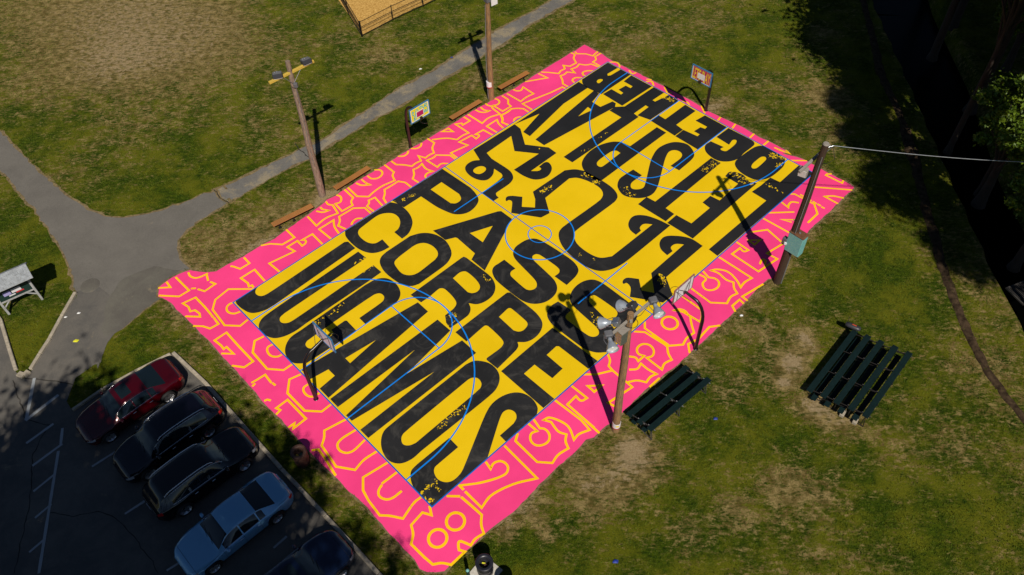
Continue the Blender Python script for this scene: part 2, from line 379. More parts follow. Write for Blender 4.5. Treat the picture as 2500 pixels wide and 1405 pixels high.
patch_xy = jitter(resample([(a, b) for a, b, _ in parse("-1969,-120 -2001,-106 -2027,-103 -2076,-127 -2119,-151 -2156,-178 -2181,-212 -2185,-250 -2198,-293 -2206,-348 -2199,-398 -2183,-453 -2186,-500 -2147,-554 -2109,-539 -2076,-506 -2038,-455 -1988,-373 -1937,-327 -1966,-250 -1946,-213 -1878,-143")], .3), .05)

# ------------------------------------------------------------------ ground
canal_c = [(30.94, 41.43), (26.62, 20.39), (25.86, 11.95), (24.72, 3.30), (24.24, -3.39), (23.93, -12.19)]
canal_hw = [1.9, 1.85, 1.75, 1.3, 1.3, 1.3]
def canal_dist(X, Y):
    D = np.full(X.shape, 1e9)
    for i in range(len(canal_c) - 1):
        a = np.array(canal_c[i]); b = np.array(canal_c[i + 1]); ab = b - a
        t = np.clip(((X - a[0]) * ab[0] + (Y - a[1]) * ab[1]) / (ab @ ab), 0, 1)
        w = canal_hw[i] + (canal_hw[i + 1] - canal_hw[i]) * t
        D = np.minimum(D, np.hypot(X - a[0] - t * ab[0], Y - a[1] - t * ab[1]) - w)
    return D
DRY = [((-27.36, 22.20), 7.5, .72), ((-34.03, 24.87), 6, .6), ((-18.41, 18.98), 3, .35), ((-28.13, 17.82), 4, .3), ((-21.18, 21.70), 3, .4), ((-24.99, 25.78), 5, .4), ((-26.75, 16.79), 4, .45), ((-22.25, 17.37), 3, .4), ((-16.48, -0.07), 2.2, .55), ((-14.82, 0.43), 1.6, .6),
  ((-11.89, 3.54), .9, 1.25), ((-11.22, 3.66), .8, .9), ((-13.81, 2.53), 1.2, .5), ((-14.27, 9.19), 1.5, .3), ((-0.90, 16.67), 1.8, .45), ((-2.83, 14.10), 1.2, .7), ((-4.14, 13.12), 1, .5), ((4.55, 19.63), 2, .5),
  ((7.69, 17.90), 1.6, .3), ((12.96, 19.46), 1.6, .45), ((11.85, 10.49), .7, 1.0), ((11.14, 10.06), .5, 1.1), ((13.73, 9.36), .7, .8), ((5.83, 16.15), 1.2, .45), ((19.96, 17.41), 1.1, .9), ((18.50, 10.41), 1.3, .9),
  ((17.63, 6.98), 1.2, .6), ((17.93, 4.79), 1, .5), ((11.18, -8.80), .75, 1.7), ((12.05, -7.45), .5, 1.5), ((10.47, -9.89), .42, 1.6), ((12.33, -8.06), .4, .9), ((11.82, -11.56), 1.2, .85), ((11.43, -11.02), .7, .8), ((12.94, -12.03), .8, .7), ((14.23, -13.49), 1, .4),
  ((3.85, -13.17), 1.5, .9), ((2.33, -14.14), 1.2, .9), ((0.94, -14.35), .9, .8), ((3.20, -12.74), .8, .8), ((-1.17, -15.43), .8, .9), ((-2.20, -16.34), .5, 1.1), ((-0.73, -16.58), .6, .7), ((1.47, -15.82), .8, .5), ((9.35, -14.95), 1.1, .75), ((6.98, -15.73), .9, .7),
  ((5.34, -16.53), .8, .6), ((4.58, -17.17), .6, .5), ((10.75, -15.38), .6, .6), ((17.13, -13.64), 1.2, .45), ((6.80, -8.45), .7, .9), ((9.60, -6.95), .8, .45), ((7.57, -10.28), .6, .5), ((16.21, 0.93), .9, .6), ((17.46, -0.68), 1, .35), ((19.38, -1.97), .8, .5), ((5.21, -11.22), .7, .3),
  ((-7.28, 7.88), .6, .8), ((-9.24, 8.09), .9, .6), ((-11.06, 6.75), .8, .6), ((-18.27, -0.83), .7, .6), ((-13.05, 0.32), .6, .8), ((-5.11, 8.94), .6, .6), ((-10.43, 16.94), 1.5, .35), ((-14.40, 18.19), 2, .35), ((-8.81, 17.28), 1.2, .4),
  ((-15.80, -9.59), .8, .35), ((-16.76, -7.75), .6, .4), ((-6.80, -16.64), .6, .5), ((-13.63, -10.24), .4, .4), ((-21.38, -9.63), .5, .4), ((20.01, -9.62), 1.5, .35), ((-17.78, 9.44), 2, .25), ((-31.65, 13.64), 3, .25),
  ((-18.00, 13.50), 2, -.5), ((-11.12, 12.57), 1.5, -.3), ((-7.78, 18.63), 1.5, -.3), ((16.92, -2.39), 2, -.5), ((17.27, -5.64), 2, -.4), ((-1.28, -17.56), 1.5, -.4), ((4.28, -17.97), 2, -.4), ((15.62, -17.51), 3, -.35), ((-26.80, 0.86), 3, -.5),
  ((-25.27, -5.98), 2, -.6), ((13.80, 15.53), 2.5, -.35), ((-20.24, -6.98), 1.5, -.4), ((8.05, 12.86), 1, -.3), ((9.66, -12.27), 1, -.3), ((2.08, -16.37), 1, -.4), ((-1.01, 13.53), .8, -.3), ((-11.72, -11.99), 1.5, -.4), ((-19.91, 4.55), 1.5, -.3), ((13.21, 4.07), 2, -.3), ((-8.34, -15.88), 1, -.3)]
def dry_at(X, Y):
    D = np.zeros(X.shape)
    for (cx, cy), r, s in DRY: D += s * np.exp(-((X - cx) ** 2 + (Y - cy) ** 2) / (r * r))
    return D
def edge_rim(X, Y):
    D = np.full(X.shape, 9.); P_ = np.array(pink_xy[::2])
    for a in P_: D = np.minimum(D, np.hypot(X - a[0], Y - a[1]))
    return D
def grid(x0, x1, y0, y1, st):
    xs = np.arange(x0, x1 + st / 2, st); ys = np.arange(y0, y1 + st / 2, st); X, Y = np.meshgrid(xs, ys)
    nx, ny = len(xs), len(ys); i = np.arange((nx - 1) * (ny - 1)); a = (i // (nx - 1)) * nx + i % (nx - 1)
    return X.ravel(), Y.ravel(), np.stack([a, a + 1, a + nx + 1, a + nx], 1)
def np_mesh(name, co, faces, m, attrs=None, smooth=False):
    me = bpy.data.meshes.new(name); k = faces.shape[1]
    me.vertices.add(len(co)); me.vertices.foreach_set('co', co.astype(np.float32).ravel())
    me.loops.add(faces.size); me.loops.foreach_set('vertex_index', faces.astype(np.int32).ravel())
    me.polygons.add(len(faces)); me.polygons.foreach_set('loop_start', np.arange(0, faces.size, k, dtype=np.int32))
    me.polygons.foreach_set('use_smooth', np.full(len(faces), smooth)); me.update(calc_edges=True); me.materials.append(m)
    for n_, v_ in (attrs or {}).items():
        a = me.attributes.new(n_, 'FLOAT', 'POINT'); a.data.foreach_set('value', v_.astype(np.float32))
    o = bpy.data.objects.new(name, me); C.objects.link(o); return o
X, Y, Fc = grid(-50, 50, -30, 50, .2)
cd_ = canal_dist(X, Y)
Z = -1.5 * np.clip(1 - (cd_ + .1) / .5, 0, 1) ** .7
Z = np.where(cd_ > .4, 0, Z)
ground = tag(np_mesh('ground', np.stack([X, Y, Z], 1), Fc, M['grass'], dict(dry=dry_at(X, Y) + .75 * np.exp(-(edge_rim(X, Y) / .42) ** 2)), True), kind='structure')
far = MB()
for x0, x1, y0, y1 in ((-400, -50, -400, 400), (50, 400, -400, 400), (-50, 50, -400, -30), (-50, 50, 50, 400)):
    far.quad((x0, y0, 0), (x1, y0, 0), (x1, y1, 0), (x0, y1, 0))
tag(far.build('outer_ground', M['grass']), kind='structure')
wt = MB()
for i in range(len(canal_c) - 1):
    a = Vector(canal_c[i]); b = Vector(canal_c[i + 1]); d = (b - a).normalized(); n_ = Vector((-d.y, d.x)) * 3
    wt.quad((*(a + n_), -.9 - i * .002), (*(b + n_), -.9 - i * .002), (*(b - n_), -.9 - i * .002), (*(a - n_), -.9 - i * .002))
tag(wt.build('stream_water', M['water']), kind='structure')

def area(name, poly, z, m, extra=None):
    mb = MB(); sheet(mb, [poly], z); o = mb.build(name, m)
    n = len(o.data.vertices); a = o.data.attributes.new('edge', 'FLOAT', 'POINT'); a.data.foreach_set('value', np.zeros(n, np.float32))
    return tag(o, kind='structure')
area('footpath', path_xy, .012, M['asphalt'])
area('upper_footpath', walk_xy, .014, M['walk'])
lot = area('parking_lot', lot_xy, .020, M['lot'])
area('asphalt_patch', patch_xy, .026, M['patch'])
def soil_rim(poly, w, z, off=0):
    q = MB(); run = []
    for i, p_ in enumerate(poly + poly[:1]):
        keep = -40 < p_[0] < 32 and -22 < p_[1] < 34 and not bool(inside(np.array([p_[0]]), np.array([p_[1]]), lot_xy)[0])
        if keep: run.append((p_[0], p_[1]))
        if (not keep or i == len(poly)) and len(run) > 3: ribbon(q, run, w, z, 1.3); run = []
        elif not keep: run = []
    tag(q.build('soil_edge', M['soil']), kind='structure')
soil_rim(jitter(walk_xy, .05), .17, .0155); soil_rim(jitter(path_xy, .05), .12, .0135); soil_rim(jitter(pink_xy, .03), .16, .030)

# ------------------------------------------------------------------ painted court
court = empty('basketball_court', (0, 0, 0), YAW, kind='structure')
mb = MB(); sheet(mb, [pink_uv], .034)
nb = len(pink_uv)                                           # thin edge of the slab
mb.add([(x, y, .034) for x, y in pink_uv] + [(x, y, -.02) for x, y in pink_uv], [(i, (i + 1) % nb, (i + 1) % nb + nb, i + nb) for i in range(nb)])
mb.build('painted_border', M['pink'], court)
hx, hy = CL / 2, CW / 2
mb = MB(); mb.quad((-hx, -hy, .038), (hx, -hy, .038), (hx, hy, .038), (-hx, hy, .038)); mb.build('painted_field', M['yellow'], court)
def clampp(P): return [(max(-hx, min(hx, a)), max(-hy, min(hy, b)), s) for a, b, s in P]
LETTERS = """J|-1393,769 -1249,771 -1278,759~ -1295,734~ -1284,702~ -1251,692~ -764,702 -749,690 -751,624 -1269,605 -1320,610~ -1377,641~ -1397,699~ -1399,749~
U|-755,594 -753,527 -1265,524 -1297,515~ -1307,488~ -1287,463~ -1256,457~ -758,461 -758,393 -843,391 -1218,395 -1296,394~ -1354,409~ -1389,435~ -1415,493~ -1400,545~ -1366,574~ -1316,582~
G|-1334,376~ -1260,379~ -869,384 -802,373~ -766,342~ -754,283~ -775,217~ -812,187~ -863,179 -1022,185 -1020,235 -871,237~ -849,257~ -852,287~ -879,301~ -1281,303~ -1300,291~ -1303,267~ -1292,250~ -1278,243 -1165,247 -1160,274 -1080,273 -1073,266 -1077,182 -1356,197 -1380,216~ -1402,243~ -1407,285~ -1387,336~
A|-1398,199 -1398,110 -1307,95 -1307,45 -1398,37 -1399,-33 -756,25 -754,106 -1397,185|-1213,90 -1045,71 -1214,51
M|-1397,-43 -756,-46 -756,-141 -1062,-185 -755,-225 -757,-327 -1397,-326 -1397,-268 -966,-267 -1396,-205 -1398,-164 -950,-107 -1398,-103
O|-1370,-381~ -1329,-348~ -1277,-343~ -836,-341 -797,-352~ -775,-373~ -752,-421~ -759,-481~ -785,-516~ -831,-540~ -881,-545~ -1274,-539 -1327,-540~ -1376,-521~ -1401,-479~ -1395,-427~|-1294,-429~ -1273,-418~ -884,-411 -865,-417~ -849,-436~ -856,-470~ -878,-485~ -1265,-492 -1293,-481~ -1308,-459~
S|-982,-725 -984,-764 -792,-764 -766,-743~ -750,-695~ -758,-644~ -784,-611~ -834,-587~ -896,-583~ -954,-602~ -1182,-720~ -1224,-738~ -1270,-739~ -1294,-725~ -1309,-691~ -1299,-654~ -1283,-640~ -1255,-638 -1148,-638 -1146,-577 -1327,-575 -1364,-581~ -1389,-607~ -1406,-649~ -1406,-769 -1096,-767 -919,-661~ -887,-650~ -863,-659~ -854,-688~ -868,-712~ -898,-724
C|-714,765 -404,764 -382,722~ -384,628~ -414,558~ -450,525~ -490,504~ -534,500 -533,568 -503,572~ -467,599~ -447,636~ -448,680~ -473,712~ -512,731~ -607,726 -658,717~ -677,695~ -684,648~ -676,602~ -655,577~ -611,572 -619,500 -670,508~ -711,533~ -738,588~ -744,661~ -734,733~
P|-22,764 -15,532 -26,476~ -50,425~ -109,396~ -166,397~ -215,434~ -238,500~ -248,555~ -255,676 -377,677 -388,766|-181,680 -99,682 -94,537 -115,499~ -155,496~ -175,517
O|-722,453~ -694,477~ -652,486 -492,485 -439,461~ -405,426~ -386,383~ -382,318~ -407,249~ -431,221~ -484,197~ -673,193 -710,210~ -736,252~ -745,304~ -744,392~|-668,398~ -635,409~ -531,416 -500,411~ -471,391~ -455,345~ -463,294~ -481,272~ -509,261 -629,255~ -663,267~ -687,302~ -683,361~
R|-749,169 -406,172 -390,170 -385,154 -386,-36~ -411,-92~ -456,-125~ -510,-130~ -556,-113~ -580,-79 -595,-109~ -625,-131~ -662,-134~ -748,-129 -739,-90 -713,-53 -653,-50~ -625,-37~ -612,-9~ -604,50~ -606,82~ -620,96~ -692,91 -743,94|-527,99 -473,102~ -451,86~ -453,0~ -471,-43~ -498,-54~ -524,-44~ -536,-23
R|-746,-166 -400,-165 -388,-176 -389,-357~ -410,-422~ -448,-451~ -498,-461~ -545,-450~ -576,-421 -590,-440~ -613,-449~ -748,-463 -750,-391 -743,-384 -653,-387~ -626,-376~ -616,-348~ -610,-250~ -619,-238~ -745,-245|-534,-248 -465,-242~ -456,-251~ -460,-365~ -471,-382~ -508,-390~ -529,-380~ -541,-357
E|-746,-485 -400,-479 -396,-498 -390,-763 -453,-762 -456,-577 -465,-568 -532,-571 -535,-677 -607,-680 -611,-569 -681,-570 -680,-763 -749,-762
A|-380,428 -37,284 -23,272 -24,187 -379,21 -376,126 -334,145 -325,294 -330,304 -379,328|-254,272 -132,224 -251,174
S|-178,16~ -149,27~ -77,21~ -42,-2~ -26,-46~ -16,-254~ -38,-315~ -74,-335~ -156,-344 -157,-260 -125,-260~ -109,-249~ -102,-224~ -105,-104~ -116,-86~ -138,-84~ -152,-102~ -175,-275~ -199,-319~ -235,-343~ -296,-347~ -335,-331~ -367,-299~ -384,-251~ -382,-65~ -356,-10~ -328,7~ -296,6~ -257,4 -259,-81 -292,-81~ -308,-96~ -313,-122~ -318,-217~ -306,-238~ -277,-246~ -255,-231~ -242,-201~ -217,-43~ -202,-6~
S|-262,-386 -256,-469 -297,-473~ -310,-483~ -314,-506~ -312,-633~ -300,-656~ -276,-664~ -259,-653~ -248,-626~ -233,-474~ -220,-429~ -193,-403~ -146,-384~ -81,-386~ -37,-413~ -21,-456~ -22,-623 -33,-690~ -51,-717~ -99,-737~ -164,-727 -159,-648 -133,-652~ -113,-643~ -102,-619~ -104,-505~ -110,-484~ -136,-479~ -155,-495~ -163,-528~ -190,-679~ -213,-722~ -253,-747~ -316,-765 -359,-726~ -382,-672~ -385,-625~ -384,-459~ -367,-414~ -340,-390~ -308,-381~
squiggle|214,757 545,751 540,695 457,572 535,454 531,387 318,384 351,354~ 372,356~ 375,377 436,374~ 432,334~ 396,299~ 340,286~ 285,315~ 262,375~ 258,462 455,457 373,575 455,687 249,680 235,624 235,465~ 207,415~ 164,397~ 55,395~ 43,380 40,358 1,359 1,455 142,460~ 176,471~ 186,490 185,549 146,518~ 93,510~ 65,535~ 49,595~ 63,660~ 91,686~ 144,688~ 179,664|90,623~ 131,629~ 155,610~ 153,583~ 118,571~ 90,584~
squiggle|58,322~ 79,331~ 105,313 136,269 79,215 125,160 172,205 205,256 456,250 504,213~ 530,166 540,46~ 532,-54~ 503,-106~ 460,-122~ 147,-120~ 115,-142~ 88,-189~ 82,-282~ 99,-340~ 149,-377 471,-379 439,-344~ 405,-348~ 393,-366 351,-366 357,-322~ 387,-283~ 449,-267~ 491,-301~ 518,-369~ 531,-452 165,-452~ 86,-437~ 31,-401~ 4,-336~ 10,-182~ 43,-103~ 83,-62~ 124,-51~ 417,-55~ 461,-36~ 485,6~ 482,93~ 457,159~ 425,185 218,172 149,72 93,82 5,223 70,284~ 66,304~ 51,308~
squiggle|352,-575 364,-522~ 401,-487~ 446,-482~ 489,-517~ 530,-585~ 532,-665 232,-665 162,-763 93,-758 7,-619 57,-580~ 64,-548~ 49,-541~ 61,-526~ 90,-526~ 128,-575 79,-633 112,-688 201,-594 472,-589 442,-555~ 408,-554~ 394,-577
Y|1121,759 1119,675 893,674 530,605 530,662 720,713 540,751
A|531,560 1120,628 1119,583 1028,559 1026,490 1118,472 1118,445 1086,424 530,487|865,525 972,544 968,506
L|1088,425 1129,388 1113,258 535,265 535,334 1037,331 1038,426
P|1114,118 1113,46 538,43 513,84 525,150~ 541,190~ 575,227~ 657,256~ 757,253~ 833,219~ 866,182 872,120|626,158~ 655,168~ 762,167~ 786,152~ 788,121 624,119~ 615,137~
S|575,-42~ 615,-21~ 642,-18~ 731,-24 728,-91 650,-88~ 627,-95~ 607,-120~ 624,-148~ 654,-161~ 692,-146~ 826,-65~ 888,-33~ 977,-9~ 1061,-29~ 1095,-59~ 1115,-111~ 1088,-175~ 1064,-198~ 1026,-209~ 905,-215 901,-156 991,-156~ 1020,-145~ 1034,-118~ 1023,-87~ 992,-74~ 932,-94~ 713,-215~ 649,-231~ 599,-217~ 557,-177~ 534,-121~ 554,-65~
T|1114,-280 616,-279 611,-222 535,-225 538,-415 613,-413 616,-352 1118,-345
E|534,-428 614,-426 621,-522 782,-521 789,-467 860,-466 866,-524 1044,-517 1045,-429 1094,-427~ 1123,-491~ 1100,-551 1121,-589 537,-596
L|1121,-615 1043,-609 1040,-705 534,-702 528,-761 1414,-767 1404,-671 1215,-675 1210,-615
R|1153,760 1403,763 1404,571 1124,570 1113,678~ 1125,729~|1202,678~ 1229,683~ 1243,665~ 1217,656~ 1196,659~
E|1401,563 1320,556 1319,482 1297,479 1295,518 1233,523 1228,480 1206,480 1206,559 1132,564 1126,401 1402,394
H|1404,381 1404,299 1297,302 1297,282 1417,263 1402,184 1139,190 1119,274 1228,277 1228,300 1117,300 1126,386
T|1400,130 1394,47 1211,49 1202,-9 1125,-7 1135,181 1209,181 1207,129
E|1400,-19 1321,-9 1322,-94 1299,-97 1292,-68 1236,-63 1236,-105 1214,-106 1203,-11 1124,-12 1120,-183 1400,-180
G|1285,-190 1400,-192 1402,-366~ 1382,-388~ 1279,-389 1212,-393~ 1157,-368~ 1123,-321~ 1124,-260~ 1144,-215~ 1182,-188~ 1231,-189 1241,-275 1214,-272~ 1212,-291~ 1223,-306~ 1312,-306~ 1341,-290~ 1330,-275~ 1279,-284
O|1364,-402~ 1405,-428~ 1406,-569~ 1388,-592~ 1340,-614~ 1212,-614~ 1158,-590~ 1133,-556~ 1131,-469~ 1160,-412~ 1197,-394~|1211,-488~ 1237,-478~ 1319,-479~ 1334,-495~ 1321,-511~ 1222,-515~ 1205,-501~"""
for ln in LETTERS.strip().split('\n'):
    f = ln.split('|'); loops = [smooth_path(clampp(parse(t))) for t in f[1:]]
    mb = MB(); sheet(mb, loops, .042)
    mb.build('painted_mark' if f[0] == 'squiggle' else 'painted_letter', M['black'], court)
SLOTS = """1405,677 1401,653 1312,657 1295,667 1307,682"""
mb = MB()
for ln in SLOTS.strip().split('\n'): sheet(mb, [smooth_path(clampp(parse(ln)))], .046)
SPLAT = "-1155,-504,-984,-504,29,70,5 -1404,-685,-1315,-690,22,26,7 -1404,-710,-1388,-758,27,14,7 -1338,-709,-1336,-744,22,10,5 -382,744,-260,709,25,26,8 -410,7,-409,-51,23,18,5 -713,-60,-669,-93,28,18,6 -750,-107,-690,-117,19,10,5 -1203,357,-1015,365,36,34,5 -775,632,-773,617,7,4,6 -816,542,-758,529,11,9,8 -844,461,-760,453,19,12,6 -200,-543,-241,-649,29,26,6 232,218,323,215,33,34,7 504,153,516,94,33,22,7 492,72,528,35,29,20,9 43,-236,46,-279,20,6,7 72,-319,45,-361,11,3,7 585,-70,562,-138,29,18,7 552,-156,590,-166,19,9,7 762,296,875,299,17,8,7 587,317,700,271,15,5,5 453,511,491,484,5,2,8 1368,-498,1397,-576,45,60,7 1295,-583,1368,-595,22,26,7 1357,291,1387,203,32,60,6 990,-315,1112,-329,59,70,6 1086,-430,1104,-541,37,44,7 1055,-506,1112,-596,22,20,8 1147,-624,1160,-743,29,16,8 228,-620,188,-703,26,30,7 180,-659,230,-673,26,20,6"
rs = random.Random(3)
for t in SPLAT.split():
    x0, y0, x1, y1, w, n, s = (float(q) for q in t.split(',')); x0, y0, x1, y1, w, s = (q / 100 for q in (x0, y0, x1, y1, w, s))
    d = Vector((x1 - x0, y1 - y0)); L_ = max(d.length, .01); d /= L_; p_ = Vector((-d.y, d.x))
    for k in range(int(n)):
        c = Vector((x0, y0)) + d * rs.random() * L_ + p_ * rs.gauss(0, .3) * w
        big = s * rs.choice((.35, .5, .7, 1.0, 1.4)); an = rs.random() * PI; e = rs.uniform(.3, .8); m_ = rs.choice((4, 5, 6, 7))
        pl = []
        for j in range(m_):
            a = 2 * PI * j / m_; r = big * rs.uniform(.45, 1.0); q = Vector((math.cos(a) * r, math.sin(a) * r * e)); q.rotate(Matrix.Rotation(an, 2)) if False else None
            q = Vector((q.x * math.cos(an) - q.y * math.sin(an), q.x * math.sin(an) + q.y * math.cos(an)))
            pl.append((max(-hx, min(hx, c.x + q.x)), max(-hy, min(hy, c.y + q.y))))
        sheet(mb, [pl], .046 + (k % 5) * .0004)
o = mb.build('paint_splatter', M['yellow'], court); o['kind'] = 'stuff'
